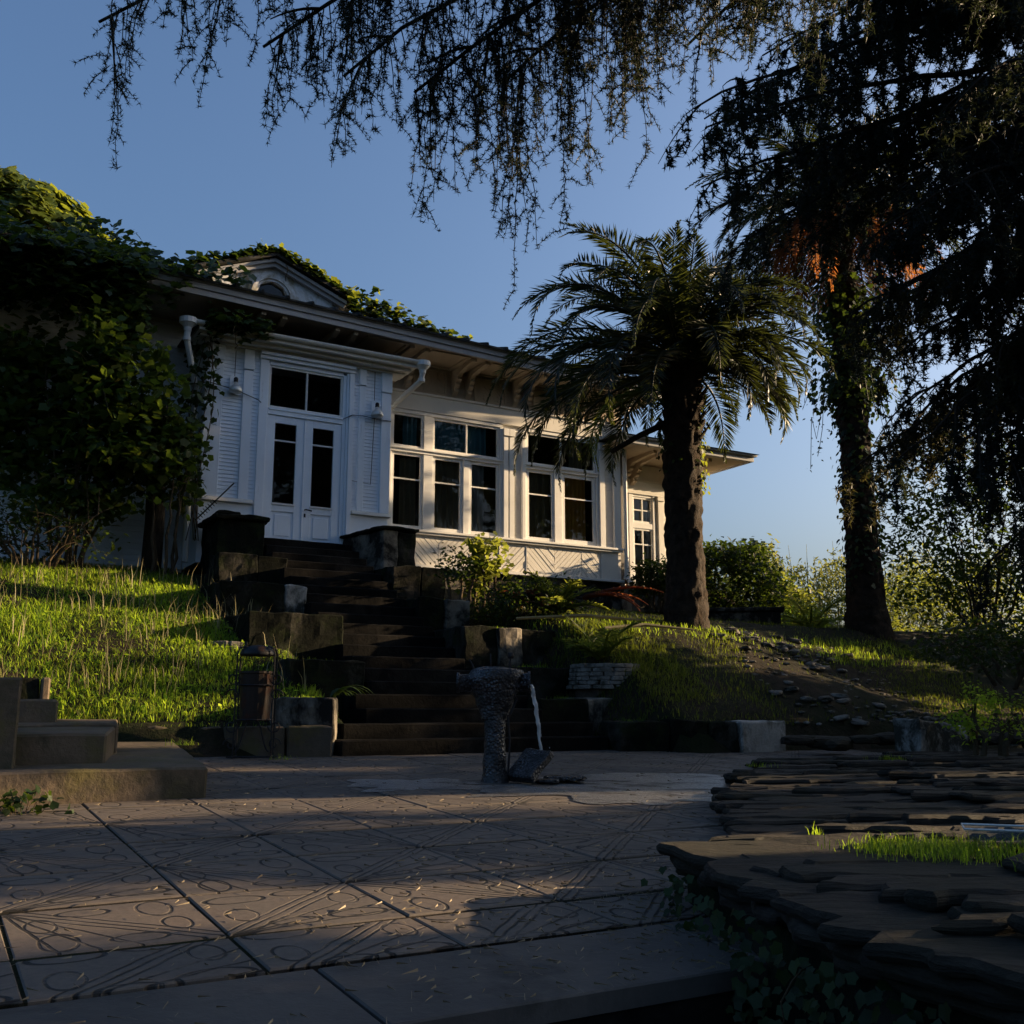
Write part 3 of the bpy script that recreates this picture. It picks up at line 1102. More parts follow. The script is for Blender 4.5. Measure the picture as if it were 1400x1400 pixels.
def window(a0, a1, z0, z1, b, vs=(), hs=(), fr=.045, th=.05, name='window', parent=None, mat='trim', sill=False):
    """sash: frame, glazing bars and pane"""
    mb = MB()
    mb.box(a0, a0 + fr, b, b + th, z0, z1).box(a1 - fr, a1, b, b + th, z0, z1)
    mb.box(a0 + fr, a1 - fr, b + .001, b + th, z0, z0 + fr * 1.15).box(a0 + fr, a1 - fr, b + .001, b + th, z1 - fr, z1)
    w = mb.build(name, M[mat], parent or house, bevel=.004)
    bars = MB()
    for v in vs:
        bars.box(v - .014, v + .014, b + .006, b + th - .006, z0 + fr, z1 - fr)
    for h in hs:
        bars.box(a0 + fr, a1 - fr, b + .008, b + th - .008, h - .013, h + .013)
    if vs or hs:
        bars.build('glazing_bar', M[mat], w)
    # panes between the bars
    xs = [a0 + fr] + list(vs) + [a1 - fr]
    ys = [z0 + fr] + list(hs) + [z1 - fr]
    for i in range(len(xs) - 1):
        for j in range(len(ys) - 1):
            pn = MB().add([(xs[i], 0, ys[j]), (xs[i + 1], 0, ys[j]), (xs[i + 1], 0, ys[j + 1]), (xs[i], 0, ys[j + 1])], [(0, 1, 2, 3)])
            pn.build('pane', M['glass'], w, (0, b + th * .55, 0), (rh.uniform(-.0012, .0012), 0, rh.uniform(-.004, .004)))
    return w


window(-.444, .804, 5.166, 5.874, BB - .01, vs=(.19,), fr=.035, name='transom_window')
for a0, a1, hd in ((-.442, .172, 0), (.188, .802, 1)):
    mb = MB()
    g0, g1 = (a0 + .13, a1 - .13)
    mb.box(a0, g0, BB - .012, BB + .04, 2.96, 5.05).box(g1, a1, BB - .012, BB + .04, 2.96, 5.05)
    mb.box(g0, g1, BB - .011, BB + .04, 4.93, 5.05).box(g0, g1, BB - .011, BB + .04, 3.50, 3.62).box(g0, g1, BB - .011, BB + .04, 2.96, 3.06)
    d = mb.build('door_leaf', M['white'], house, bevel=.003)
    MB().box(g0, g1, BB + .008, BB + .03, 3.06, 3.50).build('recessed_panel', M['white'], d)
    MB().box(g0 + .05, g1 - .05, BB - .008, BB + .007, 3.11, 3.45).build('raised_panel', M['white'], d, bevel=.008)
    MB().box(g0 - .012, g1 + .012, BB - .03, BB - .013, 3.60, 3.63).build('bead', M['trim'], d)
    MB().box(g0, g1, BB - .004, BB + .03, 4.635, 4.66).build('glazing_bar', M['trim'], d)
    for z0, z1 in ((3.62, 4.635), (4.66, 4.93)):
        pn = MB().add([(g0, 0, z0), (g1, 0, z0), (g1, 0, z1), (g0, 0, z1)], [(0, 1, 2, 3)])
        pn.build('pane', M['glass'], d, (0, BB + .016, 0), (0, 0, rh.uniform(-.006, .006)))
    if hd:
        MB().tube([(a0 + .04, BB - .012, 3.56), (a0 + .04, BB - .06, 3.56), (a0 + .14, BB - .065, 3.545)], .011, 8).build('handle', M['iron'], d)
        MB().box(a0 + .028, a0 + .055, BB - .018, BB - .012, 3.44, 3.50).build('keyhole_plate', M['iron'], d)
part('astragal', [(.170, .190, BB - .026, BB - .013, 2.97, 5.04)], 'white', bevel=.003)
part('threshold', [(-.6, .98, BB - .12, BB + .05, 2.90, 2.948)], 'step')

# bay cornice and gutter (it sags a little to the right)
corn = MB()
for (f0, f1, z0, z1) in ((-.10, .1, 6.062, 6.095), (-.22, .1, 6.097, 6.145), (-.33, .1, 6.147, 6.215)):
    corn.box(-1.62 + .1 + f0 * .4, 1.84 - f0 * .5, BB + f0, BB + .3, z0, z1)
corn.build('bay_cornice', M['cream'], house, bevel=.006)
part('bay_roof', [(-1.72, 2.02, BB - .36, BM - .01, 6.218, 6.25)], 'roofing')
gut = MB()
prof = [(BB - .36 + .062 * cos(t), 6.262 - .062 * sin(t)) for t in np.linspace(0, pi, 9)] + [(BB - .36 - .055, 6.264), (BB - .36, 6.225), (BB - .36 + .055, 6.264)]
gut.prism(prof, -1.78, 2.06, 'x')
gut.build('gutter', M['cream'], house)


def downpipe(pts, hop, r=.048, label=None):
    mb = MB().tube(pts, r, 10)
    o = mb.build('downpipe', M['pipe'], house, smooth=False)
    x, y, z = hop
    h = MB().lathe([(.055, z - .16), (.06, z - .1), (.115, z - .04), (.13, z - .035), (.13, z + .05), (.10, z + .05)], 14, x, y)
    h.build('hopper', M['pipe'], o)
    for i in range(1, len(pts) - 1):
        p = pts[i]
        MB().lathe([(r + .012, p[2] - .03), (r + .012, p[2] + .03)], 12, p[0], p[1]).build('pipe_collar', M['pipe'], o)
    return o


downpipe([(-1.83, BB - .36, 6.07), (-1.83, BB - .34, 5.95), (-1.60, BB - .02, 5.35), (-1.58, BB + .04, 5.2), (-1.58, BB + .04, 2.6)], (-1.83, BB - .36, 6.22))
downpipe([(2.10, BB - .34, 6.07), (2.10, BB - .3, 5.95), (1.80, BB + .75, 5.52), (1.78, BB + .80, 5.40), (1.78, BB + .80, 2.7)], (2.10, BB - .34, 6.22))

# ---- main room front
part('main_wall', [(1.66, 7.08, BM + .02, BM + .14, 2.9, 3.55), (1.66, 7.08, BM + .02, BM + .14, 5.72, 6.70), (4.36, 4.86, BM + .02, BM + .14, 3.55, 5.72), (6.56, 7.08, BM + .02, BM + .14, 3.55, 5.72),
                   (7.02, 7.15, BM + .14, 8.1, 2.9, 6.7)], 'cream')
part('left_wall', [(-8.1, -1.43, BM + .02, BM + .14, 2.5, 6.7)], 'cream')
siding(-8.1, -1.45, 2.6, 6.6, BM + .01, .09)
# diagonal apron boards
ap = MB()
fields = [1.70, 2.42, 3.05, 3.68, 4.30, 4.92, 5.53, 6.15, 6.60]
for i in range(len(fields) - 1):
    herring(ap, fields[i] + .004, fields[i + 1] - .004, 2.97, 3.50, BM + .02, 1 if i % 2 else -1, rnd=rh)
o = ap.build('apron_boarding', M['cream'], house)
o['kind'] = 'stuff'
for a in (4.31, 4.90, 6.62):
    part('apron_seam', [(a - .006, a + .006, BM - .004, BM + .01, 2.96, 3.5)], 'trim')
part('apron_corner', [(6.61, 7.09, BM - .002, BM + .02, 2.96, 3.50)], 'cream')
part('sill_band', [(1.66, 7.12, BM - .085, BM + .018, 3.545, 3.585), (1.66, 7.11, BM - .055, BM + .018, 3.505, 3.543)], 'trim', bevel=.004)
part('skirting', [(1.66, 7.14, BM - .05, BM + .018, 2.905, 2.958)], 'trim', bevel=.004)
# window groups
for g0, g1, first in ((1.70, 4.36, True), (4.86, 6.56, False)):
    part('window_head', [(g0, g1, BM - .02, BM + .10, 5.715, 5.78)], 'trim', bevel=.003)
    part('transom_rail', [(g0, g1, BM - .03, BM + .10, 4.985, 5.075), (g0, g1, BM - .06, BM - .032, 5.04, 5.07)], 'trim', bevel=.003)
for a0, a1 in ((1.68, 2.09), (2.72, 2.90), (4.305, 4.37), (4.86, 4.90), (6.515, 6.57)):
    part('mullion', [(a0, a1, BM - .015, BM + .10, 3.588, 5.714)], 'trim', bevel=.004)
for a0, a1 in ((3.535, 3.655), (5.53, 5.70)):
    part('mullion', [(a0, a1, BM - .014, BM + .10, 3.588, 4.984)], 'trim', bevel=.004)
window(2.095, 2.715, 5.078, 5.712, BM + .01, fr=.04)
window(2.095, 2.715, 3.60, 4.982, BM + .01, hs=(4.50,), fr=.05)
window(2.905, 4.30, 5.078, 5.712, BM + .01, vs=(3.61,), fr=.04)
window(2.905, 3.53, 3.60, 4.982, BM + .01, hs=(4.50,), fr=.055)
window(3.66, 4.30, 3.60, 4.982, BM + .01, hs=(4.50,), fr=.055)
window(4.905, 6.51, 5.078, 5.712, BM + .01, vs=(5.70,), fr=.04)
window(4.905, 5.525, 3.60, 4.982, BM + .01, hs=(4.50,), fr=.055)
window(5.705, 6.51, 3.60, 4.982, BM + .01, hs=(4.50,), fr=.07)
# pilasters of the main front
for a0, a1 in ((4.375, 4.47), (4.50, 4.60), (4.78, 4.855), (6.58, 6.70), (6.92, 7.09)):
    p = part('pilaster', [(a0, a1, BM - .05, BM + .018, 3.59, 5.55)], 'trim', bevel=.005)
    part('capital', [(a0 - .012, a1 + .012, BM - .075, BM + .018, 5.555, 5.70)], 'trim', p, .005)
siding(4.605, 4.775, 3.6, 5.7, BM + .015, mat='cream')
siding(6.705, 6.915, 3.6, 5.7, BM + .015, mat='cream')
part('frieze_board', [(1.66, 7.12, BM - .04, BM + .018, 5.785, 6.085), (1.66, 7.13, BM - .075, BM + .018, 6.088, 6.13)], 'cream', bevel=.004)
# chevron panels and brackets under the eaves
bracket_a = [2.05, 2.35, 3.32, 3.60, 4.62, 4.90, 5.92, 6.20]
panel_a = [(2.48, 3.17), (3.75, 4.45), (5.05, 5.77), (6.35, 7.0), (1.66, 1.95)]
for a0, a1 in panel_a:
    fr = part('frieze_panel', [(a0, a1, BM - .02, BM + .018, 6.15, 6.19), (a0, a1, BM - .02, BM + .018, 6.61, 6.65), (a0, a0 + .05, BM - .02, BM + .018, 6.19, 6.61), (a1 - .05, a1, BM - .02, BM + .018, 6.19, 6.61)], 'soffit', bevel=.004)
    mb = MB()
    m = (a0 + a1) / 2
    q = (a1 - a0 - .1) / 4
    for k in range(4):
        herring(mb, a0 + .05 + q * k, a0 + .05 + q * (k + 1) - .003, 6.19, 6.61, BM + .014, 1 if k % 2 else -1, .06, .012, rh)
    c = mb.build('chevron_boards', M['soffit'], fr)
    c['kind'] = 'stuff'
siding(1.66, 7.1, 6.13, 6.67, BM + .016, .115, 'soffit')


# the eaves: soffit, fascia, roof edge (front edge drifts a little towards the wall on the right)
def bf(a):
    return 6.02 + .072 * a


EL, ER = -8.6, 7.75


def bracket_mesh(bw, bq, z1=6.665):
    """scrolled console from the wall to the eaves"""
    L = bw - bq
    out = [(0, z1), (L * .93, z1), (L * .93, z1 - .055), (L * .62, z1 - .07), (L * .34, z1 - .11), (L * .26, z1 - .17), (L * .29, z1 - .22), (L * .20, z1 - .26), (L * .22, z1 - .31), (L * .13, z1 - .36), (L * .14, z1 - .42), (L * .06, z1 - .46), (0, z1 - .52)]
    return MB().prism([(bw - u, v) for u, v in out], -.045, .045, 'x').mesh('bracket')


for a in bracket_a:
    link('bracket', bracket_mesh(BM + .01, bf(a) + .05), M['soffit'], house, (a, 0, 0))
for a in (-.65, -.30, .62, .95):
    link('rafter_tail', MB().prism([(BM - .2, 6.66), (bf(a) + .06, 6.66), (bf(a) + .06, 6.60), (bf(a) + .25, 6.54), (BM - .2, 6.52)], -.04, .04, 'x').mesh('rafter_tail'), M['soffit'], house, (a, 0, 0))
sf = MB()
sf.prism([(EL, bf(EL) + .02), (ER - .02, bf(ER) + .02), (ER - .02, 11.2), (7.16, 11.2), (7.16, 7.3), (EL, 7.3)], 6.675, 6.70, 'z')
sf.build('soffit', M['soffit'], house)
for a0, a1 in ((1.2, 2.0), (2.45, 3.22), (3.72, 4.50), (5.02, 5.80), (6.32, 7.5)):
    # raised border of a sunk soffit panel
    y0, y1 = bf((a0 + a1) / 2) + .10, BM - .06
    part('soffit_panel', [(a0, a1, y0, y0 + .06, 6.648, 6.674), (a0, a1, y1 - .06, y1, 6.648, 6.674), (a0, a0 + .06, y0 + .06, y1 - .06, 6.648, 6.674), (a1 - .06, a1, y0 + .06, y1 - .06, 6.648, 6.674)], 'soffit', bevel=.005)
fa = MB()
for (o0, o1, z0, z1) in ((-.02, .03, 6.655, 6.75), (-.05, .03, 6.752, 6.84), (-.08, .03, 6.842, 6.885)):
    fa.prism([(EL, bf(EL) + o0), (ER - o0, bf(ER) + o0), (ER - o0, 11), (ER - o1, 11), (ER - o1, bf(ER) + o1), (EL, bf(EL) + o1)], z0, z1, 'z')
fa.build('fascia', M['fascia'], house, bevel=.004)
# roof sheets with raised seams
def zr(b, a=0):
    return 6.89 + (b - bf(a)) * .30


RB = 12.0
rf = MB()
rf.add([(EL, bf(EL) - .12, zr(bf(EL) - .12, EL)), (ER + .12, bf(ER) - .12, zr(bf(ER) - .12, ER)), (ER - 3.2, RB, zr(RB)), (EL, RB, zr(RB)),
        (EL, bf(EL) - .12, zr(bf(EL) - .12, EL) + .035), (ER + .12, bf(ER) - .12, zr(bf(ER) - .12, ER) + .035), (ER - 3.2, RB, zr(RB) + .035), (EL, RB, zr(RB) + .035),
        (ER + .12, 17, zr(bf(ER) - .12, ER)), (ER + .12, 17, zr(bf(ER) - .12, ER) + .035), (EL, 17, 6.9), (EL, 17, 6.95)],
       [(3, 2, 1, 0), (4, 5, 6, 7), (0, 1, 5, 4), (0, 4, 7, 3), (1, 2, 8), (5, 9, 6), (1, 8, 9, 5), (3, 10, 8, 2), (7, 6, 9, 11)])
roof = rf.build('roof', M['roofing'], house)
a = EL + .3
while a < ER:
    sm = MB()
    y0, y1 = bf(a) - .14, min(RB - .2, bf(a) + 5 if a < 4 else bf(a) + (ER - a) * 1.1)
    z0, z1 = zr(y0, a) + .03, zr(y1, a) + .03
    sm.add([(a - .03, y0, z0), (a + .03, y0, z0), (a + .03, y1, z1), (a - .03, y1, z1), (a - .018, y0, z0 + .05), (a + .018, y0, z0 + .05), (a + .018, y1, z1 + .05), (a - .018, y1, z1 + .05)],
           [(0, 1, 5, 4), (4, 5, 6, 7), (0, 4, 7, 3), (1, 2, 6, 5), (2, 3, 7, 6)])
    sm.build('roof_seam', M['roofing'], roof)
    a += .42

# gabled dormer with an arched light
DB = 8.55
dz, da = 8.72, .18
dor = MB()
seg = 14
r0, r1 = .30, .46
arch = [(da + r0 * cos(t), 7.98 + r0 * sin(t)) for t in np.linspace(0, pi, seg)]
outer = [(da + 1.32, 7.45), (da + 1.32, 8.20), (da, dz), (da - 1.32, 8.20), (da - 1.32, 7.45)]
mbd = MB()
# face as strips around the arch
pts = [(da + 1.32, 7.45), (da + 1.32, 8.20), (da + .66, (8.2 + dz) / 2), (da, dz), (da - .66, (8.2 + dz) / 2), (da - 1.32, 8.20), (da - 1.32, 7.45)]
inner = [(da + r0, 7.45), (da + r0, 7.98), (da + r0 * .707, 7.98 + r0 * .707), (da, 7.98 + r0), (da - r0 * .707, 7.98 + r0 * .707), (da - r0, 7.98), (da - r0, 7.45)]
for i in range(6):
    mbd.prism([pts[i], pts[i + 1], inner[i + 1], inner[i]], DB, DB + .12, 'y')
dorm = mbd.build('dormer', M['plaster'], house)
ring = MB()
for q0, q1, y0 in ((.30, .345, DB - .03), (.348, .40, DB - .06), (.403, .46, DB - .04)):
    t = np.linspace(0, pi, 21)
    ring.prism([(da + q1 * cos(x), 7.98 + q1 * sin(x)) for x in t] + [(da + q0 * cos(x), 7.98 + q0 * sin(x)) for x in t[::-1]], y0, DB + .01, 'y')
ring.build('arch_moulding', M['plaster'], dorm)
MB().add([(da - .31, DB + .06, 7.4), (da + .31, DB + .06, 7.4), (da + .31, DB + .06, 8.3), (da - .31, DB + .06, 8.3)], [(0, 1, 2, 3)]).build('pane', M['glass'], dorm)
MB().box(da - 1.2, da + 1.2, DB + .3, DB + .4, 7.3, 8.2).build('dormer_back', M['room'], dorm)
for s in (-1, 1):
    rk = MB()
    x1 = da + s * 1.42
    z1 = dz - .10 - .395 * 1.42 + .1
    for (o, h0, h1) in ((.10, -.16, -.085), (.16, -.083, -.02)):
        rk.add([(da, DB - o, dz + h0), (x1, DB - o, z1 + h0), (x1, DB - o, z1 + h1), (da, DB - o, dz + h1), (da, DB - .002, dz + h0), (x1, DB - .002, z1 + h0), (x1, DB - .002, z1 + h1), (da, DB - .002, dz + h1)],
               [(0, 1, 2, 3), (4, 7, 6, 5), (0, 4, 5, 1), (2, 6, 7, 3), (1, 5, 6, 2), (0, 3, 7, 4)])
    rk.build('raking_cornice', M['fascia'], dorm)
    rr = MB()
    x2, z2 = da + s * 1.62, dz - .395 * 1.62 + .03
    rr.add([(da, DB - .24, dz + .0), (x2, DB - .24, z2), (x2, 11.6, z2), (da, 11.6, dz), (da, DB - .24, dz + .06), (x2, DB - .24, z2 + .06), (x2, 11.6, z2 + .06), (da, 11.6, dz + .06)],
           [(0, 1, 2, 3), (4, 7, 6, 5), (0, 4, 5, 1), (1, 5, 6, 2), (2, 6, 7, 3), (3, 7, 4, 0)])
    rr.build('dormer_roof', M['roofing'], dorm)
    MB().box(min(da + s * 1.2, da + s * 1.31), max(da + s * 1.2, da + s * 1.31), DB + .125, 11, 7.2, 8.18).build('dormer_cheek', M['plaster'], dorm)

# ---- right wing
part('wing_wall', [(7.16, 7.67, BW, BW + .14, 2.85, 5.62), (8.57, 9.55, BW, BW + .14, 2.85, 5.62), (7.67, 8.57, BW, BW + .14, 4.95, 5.62), (7.67, 8.57, BW, BW + .14, 2.85, 2.96), (9.41, 9.55, BW + .14, 11.2, 2.85, 5.62), (7.3, 9.5, 10.8, 10.9, 2.8, 5.6)], 'cream')
part('wing_floor', [(7.3, 9.45, BW + .1, 10.8, 2.75, 2.86)], 'room')
part('wing_pilaster', [(8.66, 8.82, BW - .05, BW - .002, 2.9, 4.86), (8.64, 8.84, BW - .07, BW - .002, 4.863, 4.95), (9.3, 9.56, BW - .05, BW - .002, 2.9, 4.9)], 'cream', bevel=.005)
siding(8.85, 9.28, 2.95, 4.95, BW + .0, .09, 'cream')
part('wing_frieze', [(7.2, 9.57, BW - .045, BW - .002, 4.96, 5.0), (7.2, 9.56, BW - .03, BW - .002, 5.005, 5.24), (7.2, 9.57, BW - .05, BW - .002, 5.243, 5.28)], 'cream', bevel=.004)
window(7.70, 7.89, 4.34, 4.90, BW - .01, hs=(4.62,), fr=.03, name='wing_window')
window(8.00, 8.53, 4.34, 4.90, BW - .01, vs=(8.265,), hs=(4.62,), fr=.04, name='wing_window')
window(7.70, 7.89, 2.97, 4.22, BW - .01, hs=(3.30, 3.72, 3.95), fr=.03, name='wing_door')
window(8.00, 8.53, 2.97, 4.22, BW - .01, vs=(8.265,), hs=(3.42, 3.88), fr=.04, name='wing_door')
part('wing_mullion', [(7.66, 7.70, BW - .03, BW + .06, 2.9, 4.95), (7.891, 7.999, BW - .03, BW + .06, 2.9, 4.95), (8.531, 8.58, BW - .03, BW + .06, 2.9, 4.95), (7.70, 7.89, BW - .025, BW + .06, 4.222, 4.338), (8.00, 8.53, BW - .025, BW + .06, 4.222, 4.338), (7.70, 7.89, BW - .02, BW + .05, 4.902, 4.955), (8.00, 8.53, BW - .02, BW + .05, 4.902, 4.955)], 'trim', bevel=.003)
part('wing_soffit', [(7.2, 10.05, 6.62, 11.5, 5.63, 5.655)], 'soffit')
part('wing_eave', [(6.62, 10.12, 6.50, 6.60, 5.60, 5.70), (6.60, 10.17, 6.44, 6.60, 5.703, 5.745), (10.06, 10.12, 6.60, 11.5, 5.60, 5.70), (10.06, 10.17, 6.60, 11.5, 5.703, 5.745)], 'fascia', bevel=.004)
part('wing_eave_soffit', [(6.62, 7.19, 6.602, 7.15, 5.63, 5.655)], 'soffit')
wr = MB()
wr.add([(6.58, 6.40, 5.748), (10.20, 6.40, 5.748), (10.20, 11.6, 5.748), (6.58, 11.6, 5.748), (7.6, 9.0, 6.35), (8.6, 9.0, 6.35)], [(0, 1, 5, 4), (1, 2, 5), (2, 3, 4, 5), (3, 0, 4), (3, 2, 1, 0)])
wr.build('wing_roof', M['roofing'], house)
for a in (7.75, 7.98, 8.95, 9.2):
    link('bracket', bracket_mesh(BW, 6.75, 5.625), M['soffit'], house, (a, 0, 0))
part('wing_step', [(7.2, 9.9, 7.1, 8.0, 2.55, 2.80)], 'pale_stone', bevel=.01)
part('wing_step', [(7.0, 9.9, 6.75, 7.09, 2.3, 2.62)], 'pale_stone', bevel=.01)
downpipe([(7.20, 7.02, 6.45), (7.19, 7.08, 6.2), (7.17, 7.12, 5.7), (7.17, 7.12, 3.0), (7.17, 6.95, 2.86)], (7.20, 7.02, 6.62))
# ivy covered turret roof rising behind on the left
tw = MB().lathe([(1.9, 7.2), (1.9, 8.6), (2.05, 8.65), (1.85, 9.6), (1.35, 10.6), (.7, 11.15), (.1, 11.3)], 16, -4.1, 13.4)
tw.build('turret', M['roofing'], house)
tw = MB().box(-8.2, 7.0, 11.2, 17, 2.2, 6.9)
tw.build('rear_block', M['cream'], house)


# ---- curtains behind the panes
def curtain(a0, a1, z0, z1, mat, label, waves=7, b=None, amp=.035):
    b = b or BM + .115
    n = waves * 8
    vs = []
    for i in range(n + 1):
        t = i / n
        a = a0 + (a1 - a0) * t
        y = b + amp * sin(t * waves * 2 * pi) + amp * .4 * sin(t * 17)
        for z in (z0, (z0 + z1) / 2, z1):
            vs.append((a + (.01 * sin(t * 9) if z == z0 else 0), y * 1.0, z))
    fs = []
    for i in range(n):
        for j in range(2):
            fs.append((i * 3 + j, (i + 1) * 3 + j, (i + 1) * 3 + j + 1, i * 3 + j + 1))
    mb = MB().add(vs, fs)
    o = link('curtain', mb.mesh('curtain'), M[mat], None, W(0, 0, 0), (0, 0, TH), True)
    return tag(o, label, 'curtain')


curtain(2.35, 2.62, 4.95, 5.75, 'teal', 'narrow teal curtain in the small upper window beside the bay', 3)
curtain(2.30, 2.62, 3.6, 4.9, 'olive', 'brown curtain in the dark casement beside the bay', 3)
curtain(2.93, 3.62, 5.0, 5.75, 'teal', 'teal curtain in the left half of the wide upper window', 7)
curtain(3.62, 4.06, 5.0, 5.75, 'teal', 'teal curtain in the right half of the wide upper window', 4)
curtain(2.92, 3.50, 3.6, 4.95, 'olive', 'olive curtain filling the middle casement', 5)
curtain(3.68, 4.02, 3.6, 4.95, 'grey_cloth', 'grey curtain half drawn in the casement beside the pilaster', 3)
curtain(4.92, 5.50, 3.6, 4.95, 'olive', 'brown curtain in the casement half hidden by palm leaves', 4, BM + .13)
curtain(5.74, 6.30, 3.6, 4.95, 'orange', 'bright orange curtain lit by the sun in the rightmost casement', 6, BM + .08, .010)
curtain(5.95, 6.25, 5.0, 5.75, 'olive', 'pale curtain in the upper window above the orange curtain', 3)
curtain(7.71, 7.88, 2.97, 4.85, 'orange', 'rust coloured curtain in the narrow wing window', 3, BW + .1)
curtain(8.27, 8.52, 2.97, 4.85, 'grey_cloth', 'grey curtain in the wing french window', 3, BW + .1)


# ---- wall lamps and cable
def wall_lamp(a, z, label):
    e = empty('wall_lamp', W(a, BB - .02, z), TH, label, 'lamp', 'lamps beside the double door')
    MB().lathe([(.10, -.06), (.105, -.035), (.085, .02), (.05, .05), (.03, .07), (.03, .10)], 16, 0, -.10).build('lamp_shade', M['lamp_white'], e, smooth=True)
    MB().lathe([(.035, .10), (.035, .16), (.02, .18)], 10, 0, -.10).build('lamp_cap', M['iron'], e)
    MB().box(-.075, .075, -.022, -.002, -.02, .22).build('back_plate', M['white'], e)
    MB().tube([(0, -.02, .13), (0, -.07, .15), (0, -.10, .17)], .008, 6).build('lamp_arm', M['iron'], e)
    MB().lathe([(.085, -.062), (.06, -.075), (.01, -.085)], 12, 0, -.10).build('diffuser', M['lamp_white'], e)


wall_lamp(-1.0, 5.36, 'small white wall lamp left of the double door')
wall_lamp(1.38, 5.31, 'small white wall lamp between double door and corner downpipe')
cab = MB()
cab.tube([(-1.45, BB - .075, 5.42), (-1.05, BB - .07, 5.36), (-.9, BB - .065, 5.33), (-.62, BB - .08, 5.24), (-.58, BB - .09, 5.20)], .007, 5)
cab.tube([(.80, BB - .075, 5.13), (.95, BB - .09, 5.22), (1.15, BB - .07, 5.24), (1.4, BB - .06, 5.22), (1.66, BB - .06, 5.22)], .007, 5)
cab.tube([(1.36, BB - .03, 6.05), (1.36, BB - .03, 5.55)], .005, 5).tube([(1.37, BB - .03, 5.25), (1.33, BB - .03, 4.1), (1.0, BB - .04, 4.12)], .005, 5)
cab.tube([(-1.0, BB - .03, 6.0), (-1.0, BB - .03, 5.56)], .005, 5)
cab.build('cable', M['wire'], house)
# thin iron aerial leaning on the pier at the bay corner
o = MB().tube([(-1.52, BB - .25, 3.2), (-.98, BB - .25, 3.82)], .012, 6)
for k in range(9):
    t = k / 9 * .55
    x, z = -1.52 + .54 * t, 3.2 + .62 * t
    o.tube([(x - .035, BB - .25, z + .03), (x + .035, BB - .25, z - .03)], .006, 4)
tag(o.build('iron_rod', M['wire'], None, W(0, 0, 0), (0, 0, TH)), 'thin toothed iron rod leaning against the bay left of the door', 'rod')

# ================================================================ PALMS
def frond_arr(rng, base, az, el0, length, droop, leaf=.40, n=62, twist=0.0, spiky=1.0, side=0.0, bend=1.35):
    m = 18
    pts = [np.array(base, float)]
    el, a = el0, az
    ds = length / (m - 1)
    for i in range(1, m):
        t = i / (m - 1)
        el = el0 - droop * t ** bend
        a = az + side * t * t
        pts.append(pts[-1] + ds * np.array([cos(a) * cos(el), sin(a) * cos(el), sin(el)]))
    P = np.array(pts)
    rv, rf = tube_arr(P, list(np.linspace(.032, .005, m)), 5)
    T = unit(np.gradient(P, axis=0))
    s = np.cross(T, np.array([0, 0, 1.0]))
    s = unit(s + 1e-6)
    u = np.cross(s, T)
    tt = np.repeat(np.linspace(.10, .995, n), 2)
    sg = np.tile([1.0, -1.0], n)
    tt = np.clip(tt + rng.normal(size=2 * n) * .004, .05, 1)
    f = tt * (m - 1)
    i0 = np.clip(f.astype(int), 0, m - 2)
    w = (f - i0)[:, None]
    B = P[i0] * (1 - w) + P[i0 + 1] * w
    Tt = T[i0] * (1 - w) + T[i0 + 1] * w
    Ss = s[i0] * (1 - w) + s[i0 + 1] * w
    Uu = u[i0] * (1 - w) + u[i0 + 1] * w
    ln = leaf * np.clip(np.sin(np.clip(tt * 1.08, 0, 1) * pi) ** .55, .15, 1) * rng.uniform(.85, 1.12, 2 * n)
    fwd = .45 + .75 * tt ** 2
    D = unit(Ss * sg[:, None] * (1.0 - .35 * tt)[:, None] + Tt * fwd[:, None] + Uu * (.28 + rng.normal(size=2 * n) * .16)[:, None] + np.array([0, 0, -.12]) + rng.normal(size=(2 * n, 3)) * .07)
    Wd = unit(np.cross(D, Uu + rng.normal(size=(2 * n, 3)) * .4))
    wd = (.0118 * spiky)
    sag = np.array([0, 0, -1.0])
    mid = B + D * (ln * .5)[:, None]
    tip = B + D * ln[:, None] + sag * (ln * .16 * rng.random(2 * n))[:, None]
    V = np.stack([B - Wd * wd * .5, mid + Wd * wd, tip, mid - Wd * wd], 1).reshape(-1, 3)
    F = (np.array([(0, 1, 2), (0, 2, 3)])[None] + (np.arange(2 * n) * 4)[:, None, None]).reshape(-1, 3)
    return join_arr([(rv, rf), (V, F)])


def palm_trunk_mesh(h, r0, r1, seed, lean=(0, 0), flare=.25, boots=14):
    nu, nv = 40, int(h * 26)
    V = []
    for j in range(nv + 1):
        t = j / nv
        r = r0 + (r1 - r0) * t + flare * r0 * math.exp(-t * 14) + .10 * r1 * sstep(t, .85, 1.0)
        for i in range(nu):
            th = 2 * pi * i / nu
            # crossing spirals of old leaf scars
            k = abs(sin(th * 5 + t * h * 7.5)) * abs(sin(th * 5 - t * h * 7.5))
            q = Vector((cos(th) * 2, sin(th) * 2, t * h * 2 + seed))
            d = (.035 * k + .05 * noise.noise(q) * r0 / .3 + .03 * noise.noise(q * 3.7))
            rr = r + d
            V.append((rr * cos(th) + lean[0] * t * t, rr * sin(th) + lean[1] * t * t, h * t - .15 * (j == 0)))
    F = []
    for j in range(nv):
        for i in range(nu):
            F.append((j * nu + i, j * nu + (i + 1) % nu, (j + 1) * nu + (i + 1) % nu, (j + 1) * nu + i))
    return fast_mesh('trunk', np.array(V), np.array(F))


